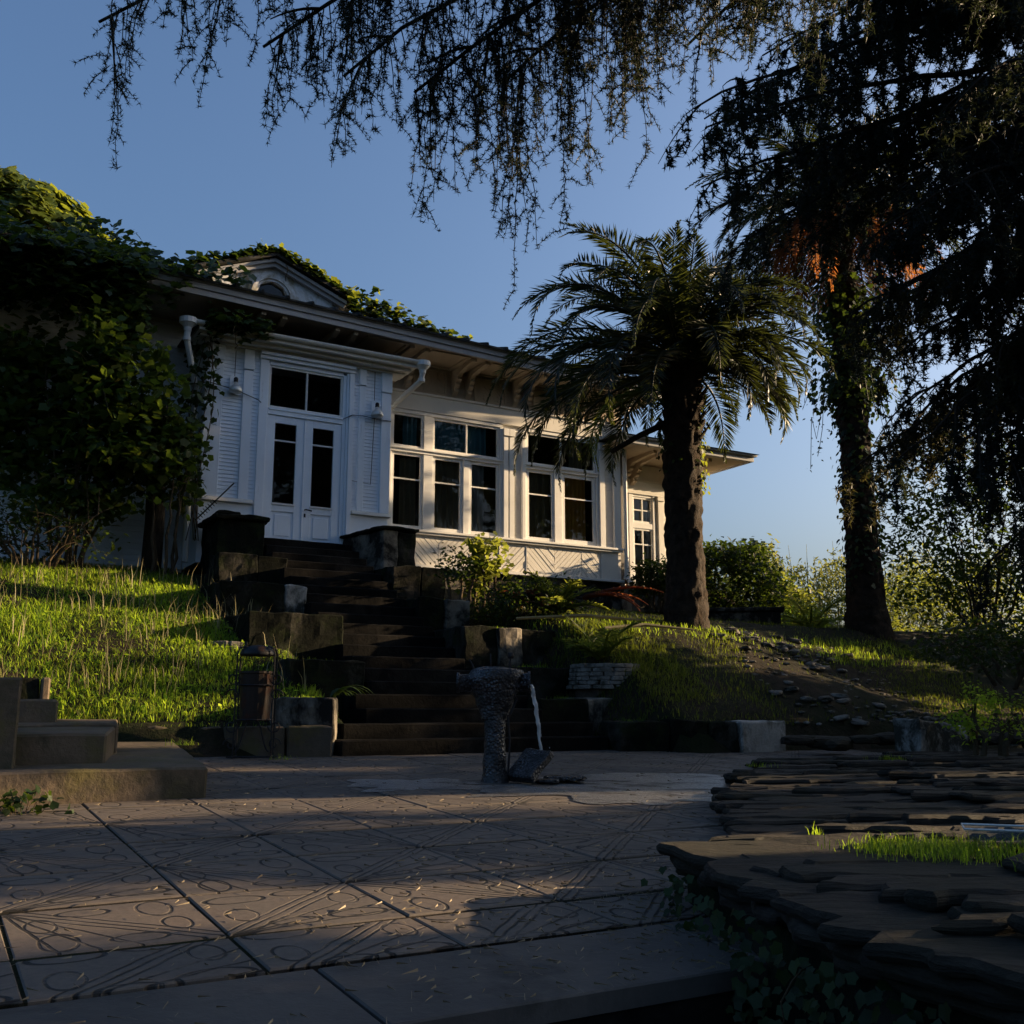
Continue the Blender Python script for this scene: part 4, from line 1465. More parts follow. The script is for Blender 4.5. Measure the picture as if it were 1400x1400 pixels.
def boots_arr(rng, c, h0, h1, r, n):
    """cut leaf bases standing off the upper trunk"""
    parts = []
    for i in range(n):
        th = i * 2.39996
        t = i / n
        z = h0 + (h1 - h0) * t
        d = np.array([cos(th), sin(th), 0])
        s = np.array([-sin(th), cos(th), 0])
        b = np.array(c) + d * (r - .02) + np.array([0, 0, z])
        l = rng.uniform(.09, .2)
        tip = b + d * l * .75 + np.array([0, 0, l * 1.3])
        w = .07
        V = np.array([b - s * w, b + s * w, tip + s * w * .5, tip - s * w * .5, b - s * w + [0, 0, .1], b + s * w + [0, 0, .1], tip + s * w * .4 + [0, 0, .03], tip - s * w * .4 + [0, 0, .03]])
        F = np.array([(0, 1, 2, 3), (7, 6, 5, 4), (0, 3, 7, 4), (1, 5, 6, 2), (3, 2, 6, 7)])
        parts.append((V, F))
    return join_arr(parts)


def trunk_ivy(rng, base, h0, h1, r, n, size, side=None, spread=.07, mat='ivy', parent=None, lean=(0, 0), H0=1.0):
    th = rng.uniform(0, 2 * pi, n)
    if side is not None:
        th = side + rng.normal(size=n) * .6
    z = rng.uniform(h0, h1, n)
    rr = r + np.abs(rng.normal(size=n)) * spread
    t = (z / H0) ** 2
    d = np.stack([np.cos(th), np.sin(th), np.zeros(n)], 1)
    P = np.array(base) + d * rr[:, None] + np.column_stack([lean[0] * t, lean[1] * t, z])
    return leaf_arr(P, size, rng, 'lobe', .2, .5, face=d)


# --- the broad palm before the house
rng = np.random.default_rng(41)
PB = (2.50, 14.7, 1.62)
palm = empty('palm_tree', PB, 0, 'broad feather palm with a stout dark trunk standing before the house', 'palm')
link('trunk', palm_trunk_mesh(3.9, .255, .25, 1.7, (.05, .0)), M['palm_bark'], palm, smooth=True)
V, F = boots_arr(rng, (.05, 0, 0), 2.7, 3.95, .26, 60)
link('leaf_bases', fast_mesh('leaf_bases', V, F), M['palm_bark'], palm)
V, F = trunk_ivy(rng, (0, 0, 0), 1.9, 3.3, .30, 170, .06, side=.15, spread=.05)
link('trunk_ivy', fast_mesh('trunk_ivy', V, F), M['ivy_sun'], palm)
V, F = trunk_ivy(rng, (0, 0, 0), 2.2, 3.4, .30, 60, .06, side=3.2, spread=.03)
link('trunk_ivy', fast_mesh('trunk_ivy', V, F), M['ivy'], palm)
for ring, (cnt, e0, e1, L0, L1, dr) in enumerate(((9, 62, 84, 1.8, 2.3, 1.0), (15, 44, 62, 2.3, 2.7, 1.75), (18, 26, 44, 2.6, 3.0, 2.0), (19, 10, 26, 2.6, 3.0, 1.9), (14, -4, 10, 2.4, 2.8, 1.7))):
    for i in range(cnt):
        az = 2 * pi * (i + .5 * (ring % 2)) / cnt + rng.normal() * .13
        # the right side carries shorter leaves, the house side the longest
        f = 1.04 + .16 * cos(az - pi) - (.12 if ring > 2 and cos(az) > .2 else 0)
        el = radians(rng.uniform(e0, e1))
        b = np.array([.05 + .10 * cos(az), .10 * sin(az), 3.85 + .06 * (4 - ring)])
        V, F = frond_arr(rng, b, az, el, rng.uniform(L0, L1) * f, dr * rng.uniform(.85, 1.15), .42, 104, side=rng.normal() * .25, bend=1.9)
        link('frond', fast_mesh('frond', V, F), M['frond'], palm)
# two dying fronds hanging on the house side
for az, el, L, dr in ((radians(200), -.05, 2.1, 1.7), (radians(188), .1, 2.0, 1.9)):
    V, F = frond_arr(rng, (-.1, -.05, 3.5), az, el, L, dr, .30, 60)
    o = link('dry_frond', fast_mesh('dry_frond', V, F), M['yellow_leaf'], palm)
    o['label'] = 'yellowing frond hanging down on the house side'
MB().tube([(-.22, -.02, 2.98), (-.62, -.12, 2.77), (-1.05, -.2, 2.50)], [.05, .042, .036], 8).build('bare_stalk', M['palm_bark'], palm)

# --- the tall palm clad in ivy
rng = np.random.default_rng(42)
PB2 = (6.24, 18.0, 1.60)
palm2 = empty('palm_tree', PB2, 0, 'tall palm with an ivy clad trunk and a skirt of rust coloured dead fronds', 'palm')
link('trunk', palm_trunk_mesh(8.1, .26, .23, 4.4, (-.12, .0), .75), M['palm_bark'], palm2, smooth=True)
V, F = join_arr([trunk_ivy(rng, (0, 0, 0), .9, 5.2, .26, 900, .085, spread=.06, lean=(-.12, 0), H0=8.1),
                 trunk_ivy(rng, (0, 0, 0), 4.2, 6.6, .32, 1500, .10, spread=.26, lean=(-.12, 0), H0=8.1)])
link('trunk_ivy', fast_mesh('trunk_ivy', V, F), M['ivy'], palm2)
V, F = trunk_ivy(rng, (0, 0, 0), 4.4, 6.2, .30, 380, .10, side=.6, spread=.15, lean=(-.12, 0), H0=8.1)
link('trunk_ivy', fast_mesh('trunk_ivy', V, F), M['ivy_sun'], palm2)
# trailing ivy strands
parts = []
for i in range(26):
    th = rng.uniform(0, 2 * pi)
    r = rng.uniform(.35, 1.3)
    z = rng.uniform(4.3, 5.9)
    p = [np.array([-.06 + r * cos(th) * q, r * sin(th) * q, z + .25 * sin(q * pi) - q * q * rng.uniform(.4, 1.3)]) for q in np.linspace(.2, 1, 10)]
    parts.append(tube_arr(p, .006, 4))
    lp = np.repeat(np.array(p), 4, 0) + rng.normal(size=(40, 3)) * .06
    parts.append(leaf_arr(lp, .075, rng, 'oval', .1, .6))
V, F = join_arr(parts)
link('ivy_strands', fast_mesh('ivy_strands', V, F), M['ivy'], palm2)
for ring, (cnt, e0, e1, L0, L1, dr) in enumerate(((8, 66, 86, 2.0, 2.6, .8), (13, 36, 62, 2.7, 3.2, 1.4), (17, 8, 34, 2.8, 3.3, 1.5), (15, -18, 6, 2.6, 3.0, 1.3))):
    for i in range(cnt):
        az = 2 * pi * (i + .5 * (ring % 2)) / cnt + rng.normal() * .14
        V, F = frond_arr(rng, (-.12 + .1 * cos(az), .1 * sin(az), 8.15), az, radians(rng.uniform(e0, e1)), rng.uniform(L0, L1), dr * rng.uniform(.85, 1.2), .44, 92, side=rng.normal() * .25)
        link('frond', fast_mesh('frond', V, F), M['frond'], palm2)
for i in range(34):
    az = 2 * pi * i / 34 + rng.normal() * .1
    V, F = frond_arr(rng, (-.12 + .2 * cos(az), .2 * sin(az), 7.95), az, radians(rng.uniform(-22, 2)), rng.uniform(1.9, 2.5), rng.uniform(1.3, 1.7), .36, 66, bend=1.1)
    o = link('dead_frond', fast_mesh('dead_frond', V, F), M['dead_frond'], palm2)


# ================================================================ CEDARS
def cedar_bough(rng, start, end, sag, hang=(.4, 1.1), n_sec=16, density=1.0, r0=.05, sec_len=(.5, 1.3), sparse=0.0, tuft=.034, nw=.0032, k_needles=8):
    """wooden bough with drooping branchlets, returns (wood arrays, needle arrays)"""
    wood, cen, dirs = [], [], []
    s, e = np.array(start, float), np.array(end, float)
    L = np.linalg.norm(e - s)
    m = 16
    t = np.linspace(0, 1, m)[:, None]
    P = s + (e - s) * t + np.array([0, 0, 1.0]) * (sag * 4 * t * (1 - t)) + np.cumsum(rng.normal(size=(m, 3)) * .03, 0)
    wood.append(tube_arr(P, list(np.linspace(r0, .010, m)), 6))
    ax = unit(e - s)
    sd = unit(np.cross(ax, [0, 0, 1.0]))
    twigs = []
    for i in range(n_sec):
        q = .18 + .82 * (i + rng.random() * .8) / n_sec
        q = min(q, 1.0)
        f = q * (m - 1)
        j = min(int(f), m - 2)
        b = P[j] * (1 - (f - j)) + P[j + 1] * (f - j)
        sg = 1 if i % 2 else -1
        ln = rng.uniform(*sec_len) * (1.1 - .6 * q)
        d = unit(sd * sg * rng.uniform(.5, 1.0) + ax * rng.uniform(.4, .9) + np.array([0, 0, -.25 + rng.normal() * .15]))
        k = 7
        tt = np.linspace(0, 1, k)[:, None]
        S = b + d * ln * tt + np.array([0, 0, -1.0]) * (ln * .35) * tt ** 2
        wood.append(tube_arr(S, list(np.linspace(.014, .004, k)), 4))
        twigs.append(S)
    twigs.append(P[m // 3:])
    for S in twigs:
        seglen = np.linalg.norm(np.diff(S, axis=0), axis=1).sum()
        nh = max(2, int(seglen / .085 * density * (1 - sparse)))
        for h in range(nh):
            f = rng.random() * (len(S) - 1)
            j = min(int(f), len(S) - 2)
            b = S[j] * (1 - (f - j)) + S[j + 1] * (f - j)
            hl = rng.uniform(*hang) * rng.uniform(.35, 1) ** 1.0
            k = max(4, int(hl / .07))
            tt = np.linspace(0, 1, k)[:, None]
            d0 = unit(np.array([rng.normal() * .6, rng.normal() * .6, -.5]))
            Hh = b + d0 * .22 * hl * np.sqrt(tt) + np.array([0, 0, -1.0]) * hl * tt + np.cumsum(rng.normal(size=(k, 3)) * .008, 0)
            wood.append(tube_arr(Hh, list(np.linspace(.005, .002, k)), 3))
            nt = int(hl / .026)
            ff = rng.random(nt) * (k - 1)
            jj = np.clip(ff.astype(int), 0, k - 2)
            w = (ff - jj)[:, None]
            C = Hh[jj] * (1 - w) + Hh[jj + 1] * w
            cen.append(C + rng.normal(size=(nt, 3)) * .012)
            # short side shoots
            for _ in range(int(hl / .16)):
                i2 = rng.integers(0, k)
                dd = unit(np.array([rng.normal(), rng.normal(), -.4]))
                l2 = rng.uniform(.06, .2)
                q2 = np.linspace(0, 1, int(l2 / .025) + 2)[:, None]
                cen.append(Hh[i2] + dd * l2 * q2 + np.array([0, 0, -.5]) * l2 * q2 ** 2)
                if nw > .005:
                    continue
                wood.append(tube_arr(np.array([Hh[i2], Hh[i2] + dd * l2 * .5 + [0, 0, -.125 * l2], Hh[i2] + dd * l2 + [0, 0, -.5 * l2]]), [.003, .0025, .0015], 3))
    C = np.concatenate(cen)
    n = len(C)
    k = k_needles
    D = unit(rng.normal(size=(n, k, 3)) + np.array([0, 0, -.1]))
    R = unit(np.cross(D, rng.normal(size=(n, k, 3))))
    ln = rng.uniform(.7, 1.3, (n, k, 1)) * tuft
    w = nw
    B = C[:, None, :]
    V = np.stack([B - R * w, B + R * w, B + D * ln], 2).reshape(-1, 3)
    F = np.arange(n * k * 3).reshape(-1, 3)
    return join_arr(wood), (V, F)


def cedar(label, loc, h, r, boughs, seed, warm=0.0):
    rng = np.random.default_rng(seed)
    e = empty('cedar_tree', loc, 0, label, 'cedar')
    k = 12
    pts = [(0.1 * sin(i * .9), .1 * cos(i * 1.3), h * i / k - .2) for i in range(k + 1)]
    MB().tube(pts, list(np.linspace(r, r * .25, k + 1)), 14).build('trunk', M['bark'], e, smooth=True)
    L = np.array(loc)
    for i, bo in enumerate(boughs):
        end, z0, kw = bo
        (wv, wf), (nv, nf) = cedar_bough(rng, (0, 0, z0), np.array(end) - L, kw.pop('sag', .5), **kw)
        b = link('bough', fast_mesh('bough', wv, wf), M['bark'], e)
        link('needles', fast_mesh('needles', nv, nf), M['cedar_warm' if rng.random() < warm else 'needle'], b)
    return e


# boughs reach over the plaza from a trunk standing right of the viewer
cedar('weeping cedar whose boughs hang across the top of the picture', (5.2, 3.4, -.6), 12.0, .34, [
    ((-2.45, 6.0, 5.05), 6.6, dict(sag=.30, n_sec=18, hang=(.30, .75), density=.9, sec_len=(.5, .9))),
    ((-1.80, 6.0, 4.60), 6.2, dict(sag=.50, n_sec=22, hang=(.30, .80), density=1.5, sec_len=(.4, .8))),
    ((-1.20, 6.3, 4.85), 6.2, dict(sag=.45, n_sec=20, hang=(.35, .95), density=1.3, sec_len=(.4, .8))),
    ((-.50, 6.0, 4.25), 5.9, dict(sag=.65, n_sec=24, hang=(.40, 1.15), density=1.5, sec_len=(.4, .8))),
    ((-.10, 6.1, 4.55), 6.0, dict(sag=.55, n_sec=22, hang=(.40, 1.10), density=1.4, sec_len=(.4, .8))),
    ((.30, 6.2, 4.80), 6.1, dict(sag=.45, n_sec=18, hang=(.35, 1.0), density=1.1, sec_len=(.4, .8))),
    ((.72, 6.3, 4.95), 6.1, dict(sag=.45, n_sec=10, hang=(.40, 1.5), density=.6, sec_len=(.3, .6))),
    ((1.5, 6.8, 5.35), 6.4, dict(sag=.4, n_sec=10, hang=(.25, .6), density=.7, sec_len=(.3, .7))),
] + [((x, y, z), z + .8, dict(sag=.6, n_sec=20, hang=(.3, .9), density=.26, sec_len=(.8, 1.9), tuft=.13, nw=.018, k_needles=4))  # coarse unseen boughs added overhead to darken the plaza
     for x, y, z in ((-4.5, .5, 7.2), (-3.6, 2.6, 7.0), (-2.6, 3.9, 6.6), (-.8, 4.2, 6.5), (-3.0, -.8, 7.6), (-1.2, 1.4, 7.3), (1.2, 4.6, 6.8), (.6, -.6, 7.7), (2.6, 5.6, 7.2), (3.2, 1.0, 7.9), (-4.8, 3.6, 7.6), (3.8, 6.6, 7.4))], 7)
bo = []
rb = np.random.default_rng(19)
for z in np.arange(2.9, 11.6, .36):
    for rep in range(3):
        ln = rb.uniform(.72, 1.06) * (5.2 if z > 6.4 else (3.9 if z > 5.2 else 3.2 + (z - 3) * .3))
        az = radians(rb.uniform(150, 240))
        bo.append(((7.2 + ln * cos(az), 10.0 + ln * sin(az) * .8, z - .35 - rb.random() * .9), z + .3, dict(sag=.35, n_sec=14, hang=(.2, .6), density=.62, sec_len=(.5, 1.3), tuft=.064, nw=.0088, k_needles=6)))
cedar('dark cedar filling the upper right of the picture', (7.2, 10.0, .2), 14.0, .42, bo, 8, .35)


# ================================================================ SHRUBS AND TREES
def bush(name, label, cat, loc, radii, mat, seed, clumps=60, per=40, spread=.16, size=.09, kind='oval', stems=6, group=None, shell=.5, lower=-.5, face=True, up=.4, extra=None):
    rng = np.random.default_rng(seed)
    e = empty(name, loc, 0, label, cat, group)
    rx, ry, rz, zc = radii
    P, d = clump_points(rng, (0, 0, zc), (rx, ry, rz), clumps, per, spread, shell, lower)
    P = P[P[:, 2] > .02]
    V, F = leaf_arr(P, size, rng, kind, up, .3)
    link('foliage', fast_mesh('foliage', V, F), M[mat], e)
    parts = []
    for i in range(stems):
        th = 2 * pi * i / stems + rng.normal() * .3
        q = np.linspace(0, 1, 8)
        top = np.array([rx * .7 * cos(th), ry * .7 * sin(th), zc + rz * rng.uniform(-.1, .6)])
        pts = [np.array([.12 * cos(th), .12 * sin(th), -.1]) * (1 - t) + top * t ** 1.0 + np.array([0, 0, .15 * sin(t * pi)]) + rng.normal(size=3) * .025 for t in q]
        parts.append(tube_arr(pts, list(np.linspace(.028, .006, 8)), 5))
        for s in range(4):
            j = rng.integers(3, 8)
            dd = unit(rng.normal(size=3) + [0, 0, .4]) * rng.uniform(.2, .6) * rx
            parts.append(tube_arr([pts[j], pts[j] + dd * .5 + [0, 0, .05], pts[j] + dd], [.009, .006, .003], 4))
    V, F = join_arr(parts)
    link('stems', fast_mesh('stems', V, F), M['twig'], e)
    return e


def gz(x, y):
    return float(Hxy(x, y))


# left: tall leafy shrub in front of the wall
bush('tall_shrub', 'tall dark shrub with big lobed leaves at the left, before the house wall', 'shrub', (-6.15, 14.0, 2.3), (1.42, .7, 1.62, 2.25), 'shrub_big', 51, 230, 26, .15, .125, 'lobe', 11, shell=.35, lower=-.95)
bush('tall_shrub', 'leafy shrub corner growing beside the left downpipe of the bay', 'shrub', (-4.95, 14.4, 2.3), (.36, .36, .75, 1.6), 'shrub_big', 52, 44, 20, .12, .12, 'lobe', 5, shell=.3, lower=-.9)
bush('tall_shrub', 'low twiggy dark shrub under the tall one at the left edge', 'shrub', (-6.3, 13.4, 2.15), (1.1, .5, .55, .55), 'shrub', 53, 60, 16, .15, .09, 'oval', 14, shell=.3)
tr = MB().tube([(0, 0, -.2), (.02, 0, .8), (-.01, 0, 1.7), (.03, .02, 2.6)], [.15, .14, .135, .12], 12)
tag(tr.build('tree_stump', M['bark'], None, (-5.25, 14.75, 2.35), smooth=True), 'bare dark trunk rising before the blue wall behind the shrub', 'trunk')


# ivy on the roof: leaves scattered over surfaces of the eaves and the roof
def ivy_patch(name, label, P, N, size, mat, seed, mats2=None, kind='lobe', cat='ivy'):
    rng = np.random.default_rng(seed)
    e = empty(name, tuple(P.mean(0)), 0, label, cat)
    c = P.mean(0)
    V, F = leaf_arr(P - c, size, rng, kind, .2, .45, face=N)
    link('leaves', fast_mesh('leaves', V, F), M[mat], e)
    if mats2 is not None:
        P2, m2 = mats2
        V, F = leaf_arr(P2 - c, size * 1.05, rng, kind, .3, .3)
        link('sunlit_leaves', fast_mesh('sunlit_leaves', V, F), M[m2], e)
    # woody runners
    parts = []
    for i in range(18):
        j = rng.integers(0, len(P))
        p = [P[j] - c]
        for s in range(7):
            p.append(p[-1] + rng.normal(size=3) * .03 + [0, 0, -.06])
        parts.append(tube_arr(p, .008, 4))
    V, F = join_arr(parts)
    link('runners', fast_mesh('runners', V, F), M['twig'], e)
    return e


def h2w(a, b, z):
    q = WA(np.stack([a, b], 1))
    return np.column_stack([q, z])


rng = np.random.default_rng(61)
n = 9500
a = rng.uniform(-8.4, -.95, n)
b = rng.uniform(5.55, 9.0, n)
thick = .15 + .45 * np.abs(np.sin(a * 1.3 + 2)) * sstep(-a, 1.6, 3.5)
z = 6.90 + (b - 6.0) * .26 + np.minimum(np.abs(rng.normal(size=n)), 1.5) * thick
edge = b < 6.1
z[edge] = 6.95 - rng.random(edge.sum()) ** 1.3 * (.25 + .75 * sstep(-a[edge], 1.5, 2.6)) + .2
over = sstep(-a, .9, 2.2)
keep = rng.random(n) < .25 + .75 * over
P1 = h2w(a[keep], b[keep], z[keep])
# curtain of ivy falling from the eaves in front of the wall
n = 6000
a = rng.uniform(-8.4, -2.45, n)
z = 6.85 - rng.random(n) ** 1.4 * (1.0 + .35 * np.sin(a * 2.1))
b = 5.7 + rng.normal(size=n) * .22 + (6.85 - z) * .25
P2 = h2w(a, b, z)
n = 260
a = rng.uniform(-1.55, -.6, n)
z = 6.25 + rng.normal(size=n) * .08 + .03
b = BB - .42 + rng.normal(size=n) * .08
P3 = h2w(a, b, z)
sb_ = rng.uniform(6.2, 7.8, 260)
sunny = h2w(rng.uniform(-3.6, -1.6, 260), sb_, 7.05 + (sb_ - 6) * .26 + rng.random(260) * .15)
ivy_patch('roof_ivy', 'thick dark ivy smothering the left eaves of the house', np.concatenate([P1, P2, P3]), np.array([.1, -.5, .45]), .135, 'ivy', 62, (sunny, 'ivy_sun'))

# turret mound
n = 9000
th = rng.uniform(0, 2 * pi, n)
u = rng.random(n)
zz = 8.0 + 3.4 * u ** .8
prof = np.interp(zz, [7.2, 8.6, 9.6, 10.6, 11.15, 11.45], [2.3, 2.25, 2.05, 1.55, .95, .1])
bump_ = 1 + .12 * np.sin(th * 5 + zz * 3) + .08 * np.sin(th * 11 - zz * 5)
rr = prof * bump_ + rng.normal(size=n) * .07
N = np.stack([np.cos(th), np.sin(th), np.full(n, .5)], 1)
Pt = h2w(-4.1 + rr * np.cos(th - TH), 13.4 + rr * np.sin(th - TH), zz)
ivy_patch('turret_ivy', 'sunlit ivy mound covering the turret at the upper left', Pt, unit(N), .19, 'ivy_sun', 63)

# ivy along the dormer roof and beyond it
parts = []
for s, m in ((-1, 420), (1, 760)):
    t = rng.random(m)
    L = 1.55 if s < 0 else 1.62
    parts.append(h2w(da + s * L * t, DB - .22 + rng.random(m) ** 2 * 1.0, dz - .395 * L * t + .08 + np.abs(rng.normal(size=m)) * .07))
m = 900
t = rng.random(m)
parts.append(h2w(1.6 + 2.9 * t, 7.6 + rng.random(m) * 1.0, 7.95 - .72 * t + np.abs(rng.normal(size=m)) * .10 - .02))
Pd = np.concatenate(parts)
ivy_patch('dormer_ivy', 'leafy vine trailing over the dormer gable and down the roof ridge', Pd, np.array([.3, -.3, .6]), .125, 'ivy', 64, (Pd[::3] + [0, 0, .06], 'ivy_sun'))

# climber on the bay corner
parts = []
lp = []
for i in range(5):
    x0 = -1.62 + .07 * i
    p = []
    for q in np.linspace(0, 1, 16):
        p.append(W(x0 + .10 * sin(q * 6 + i) - .03 * i, BB - .12 - .03 * i, 2.9 + q * (3.0 + .12 * i)))
    parts.append(tube_arr(p, .008, 5))
    pp = np.array(p)
    lp.append(np.repeat(pp[4:], 5, 0) + rng.normal(size=(60, 3)) * .07)
c = np.array(W(-1.5, BB - .2, 3.0))
e = empty('corner_climber', tuple(c), 0, 'thin dark vine climbing the left corner of the bay', 'vine')
V, F = join_arr(parts)
link('stems', fast_mesh('stems', V - c, F), M['twig'], e)
V, F = leaf_arr(np.concatenate(lp) - c, .10, rng, 'lobe', .2, .5)
link('leaves', fast_mesh('leaves', V, F), M['ivy'], e)

# planting right of the stairs
bush('yellow_shrub', 'yellow-green shrub below the diagonal boards right of the stairs', 'shrub', (-.38, 14.55, 1.85), (.24, .22, .50, .60), 'yellow_leaf', 71, 26, 18, .09, .085, 'lobe', 5, lower=-.8)
bush('flowering_shrub', 'low green shrub with pale specks between stair wall and dry ferns', 'shrub', (.15, 14.1, 1.5), (.75, .5, .34, .32), 'shrub', 72, 70, 24, .12, .07, 'oval', 6)
bush('dark_shrub', 'small dark bush leaning on the top right stair block', 'shrub', (-.75, 14.3, 1.9), (.3, .3, .28, .45), 'ivy', 73, 26, 20, .09, .07, 'oval', 4)


def fern(name, label, loc, n, length, mat, seed, el=(.5, 1.1), leaf=.16, droop=1.2, cat='fern', group=None, nl=34, azr=None):
    rng = np.random.default_rng(seed)
    e = empty(name, loc, 0, label, cat, group)
    for i in range(n):
        az = 2 * pi * i / n + rng.normal() * .25 if azr is None else rng.uniform(*azr)
        V, F = frond_arr(rng, (0, 0, 0), az, rng.uniform(*el), length * rng.uniform(.75, 1.15), droop * rng.uniform(.7, 1.3), leaf, nl)
        link('frond', fast_mesh('frond', V, F), M[mat], e)
    return e


fern('dry_fern', 'rust red dried fern beside the yellow-green shrub', (.25, 14.3, 1.95), 9, .75, 'fern_dead', 81, (.1, .6), .12)
fern('dry_fern', 'long rust red frond drooping towards the path right of the green cycad', (1.0, 14.2, 1.95), 4, 1.0, 'fern_dead', 82, (.0, .35), .10, .9, azr=(-.9, -.1))
fern('cycad', 'bright green feathery cycad on the bank under the orange curtain', (.65, 14.1, 1.75), 13, .8, 'yellow_leaf', 83, (.4, 1.2), .17)
fern('young_palm', 'young palm with yellow-green leaves growing in the round stone planter', (1.10, 12.6, .98), 9, .75, 'yellow_leaf', 84, (.7, 1.3), .20, .9, 'palm')
fern('young_palm', 'small palm at the foot of the tall ivy clad palm', (5.35, 18.4, 1.75), 13, 1.15, 'yellow_leaf', 85, (.3, 1.2), .26, 1.1, 'palm')
fern('dry_fern', 'dry leaning stalks on the dark bank at the right', (6.35, 14.0, 1.5), 6, .9, 'straw', 86, (-.3, .5), .10, 1.1)

# strap-leaved plant on the lit pier
rng = np.random.default_rng(88)
e = empty('strap_plant', W(-1.25, .75, .53), 0, 'dark strap-leaved plant arching over the lit stone pier', 'plant')
for i in range(11):
    az = rng.uniform(-1.2, 1.6)
    L = rng.uniform(.25, .5)
    q = np.linspace(0, 1, 8)
    d = np.array([cos(az), sin(az), 0])
    s = np.array([-sin(az), cos(az), 0])
    c = [d * L * t + np.array([0, 0, L * (1.1 * t - 1.0 * t * t)]) for t in q]
    V = np.array([p + s * w for p, t in zip(c, q) for w in (-.028 * (1 - t ** 3), .028 * (1 - t ** 3))])
    F = np.array([(2 * k, 2 * k + 1, 2 * k + 3, 2 * k + 2) for k in range(7)])
    link('leaf', fast_mesh('leaf', V, F), M['shrub'], e)

# bushes behind the palms
bush('round_bush', 'big rounded leafy bush behind the broad palm and the stone parapet', 'bush', (4.25, 20.6, 2.1), (1.2, 1.1, 1.0, .55), 'shrub', 91, 200, 34, .17, .13, 'oval', 8, shell=.8)
bush('round_bush', 'leafy bush against the wing wall left of the broad palm trunk', 'bush', (2.72, 19.3, 2.35), (.40, .4, .40, .42), 'shrub', 92, 60, 26, .10, .10, 'oval', 6, shell=.7)
bush('round_bush', 'sunlit yellow-green edge bush right of the rounded bush', 'bush', (5.65, 21.2, 1.6), (.5, .5, .95, .5), 'yellow_leaf', 93, 70, 26, .16, .12, 'oval', 6, shell=.7)
bush('round_bush', 'low green bush between the parapet and the small palm', 'bush', (5.6, 19.9, 1.55), (.55, .5, .5, .3), 'grass', 94, 60, 26, .11, .08, 'oval', 4, shell=.6)
bush('leafy_tree', 'leafy young tree right of the tall palm, backlit', 'tree', (8.7, 18.9, 1.6), (1.9, 1.3, 2.1, 2.0), 'shrub', 95, 300, 24, .19, .12, 'oval', 12, shell=.3, lower=-.95)
bush('leafy_tree', 'yellow-green bush glowing behind the leafy young tree', 'bush', (9.6, 22.6, 1.5), (2.2, 1.0, 1.3, .9), 'yellow_leaf', 96, 150, 26, .15, .10, 'oval', 6, shell=.5)
bush('low_bush', 'small sunlit bush at the right edge above the slate ledge', 'bush', (4.35, 9.5, .05), (.38, .35, .28, .3), 'grass', 97, 40, 18, .07, .05, 'oval', 5, shell=.4)
bush('low_bush', 'dark undergrowth on the right bank below the leafy tree', 'bush', (5.9, 12.4, .8), (1.0, .8, .4, .3), 'ivy', 98, 110, 26, .14, .07, 'oval', 4, shell=.4)


def far_tree(name, label, loc, h, rad, mat, seed, clumps=60, per=30, cat='tree', size=.5):
    rng = np.random.default_rng(seed)
    e = empty(name, loc, 0, label, cat)
    MB().tube([(0, 0, 0), (.1, 0, h * .35), (0, .1, h * .75)], [h * .03, h * .022, h * .01], 8).build('trunk', M['bark'], e)
    P, d = clump_points(rng, (0, 0, h * .68), (rad, rad, h * .34), clumps, per, rad * .14, .5, -.9)
    V, F = leaf_arr(P, size, rng, 'oval', .4, .2)
    link('crown', fast_mesh('crown', V, F), M[mat], e)
    return e


far_tree('far_tree', 'hazy grey-green tree on the skyline behind the rounded bush', (14.4, 60, -2.5), 12.6, 1.9, 'hill', 101)
# bamboo thicket
rng = np.random.default_rng(111)
e = empty('bamboo_thicket', (12.2, 40, -1), 0, 'feathery bamboo thicket beyond the garden with a sunlit top', 'bamboo')
n = 26000
x = rng.uniform(-6, 7, n)
y = rng.uniform(-1.8, 1.8, n)
top = 6.7 + .5 * np.sin(x * 2.1) + .35 * np.sin(x * 5.3 + 1) + .5 * rng.random(n)
z = top * rng.random(n) ** .6
V, F = leaf_arr(np.column_stack([x, y, z]), .24, rng, 'oval', .2, .6, width=.6)
link('foliage', fast_mesh('foliage', V, F), M['bamboo'], e)
parts = []
for i in range(70):
    bx, by = rng.uniform(-6, 7), rng.uniform(-1.5, 1.5)
    hh = 6.6 + rng.random() * 1.2
    lx = rng.normal() * .35
    parts.append(tube_arr([(bx, by, -1), (bx + lx * .3, by, hh * .6), (bx + lx, by, hh)], [.03, .025, .006], 4))
V, F = join_arr(parts)
link('canes', fast_mesh('canes', V, F), M['bamboo'], e)
e['kind'] = 'stuff'

# unseen trees and hedge added on the right; gaps shaped for the low sun
for i, (x, y, h, r, cb, lab) in enumerate(((12.7, 20.9, 12.5, 1.15, 1.2, 'tall tree added out of view right of the tall palm to shade the bay'), (12.9, 21.9, 13.5, .75, 1.5, 'second tall tree added out of view behind the first to shade the house front'),
                                           (12.6, 3.4, 14.0, 2.5, .8, 'big tree added out of view beyond the slate ledge to shade the plaza'), (12.9, 12.2, 14.0, 1.9, 5.0, 'tall bare stemmed tree added out of view to darken the window reflections'), (12.9, 14.4, 13.0, .95, 5.8, 'slender bare stemmed tree added out of view to darken the rightmost panes'))):
    rngq = np.random.default_rng(120 + i)
    e = empty('added_unseen_tree', (x, y, 0), 0, lab, 'tree')
    MB().tube([(0, 0, -.5), (.1, 0, h * .35), (0, .1, h * .75)], [.2, .16, .06], 8).build('trunk', M['bark'], e)
    P, d = clump_points(rngq, (0, 0, (h + cb) / 2), (r, r, (h - cb) / 2), int(60 + 75 * r), 64, .14 + r * .11, .3, -.98)
    V, F = leaf_arr(P, .26, rngq, 'oval', .4, .2)
    link('crown', fast_mesh('crown', V, F), M['shrub'], e)
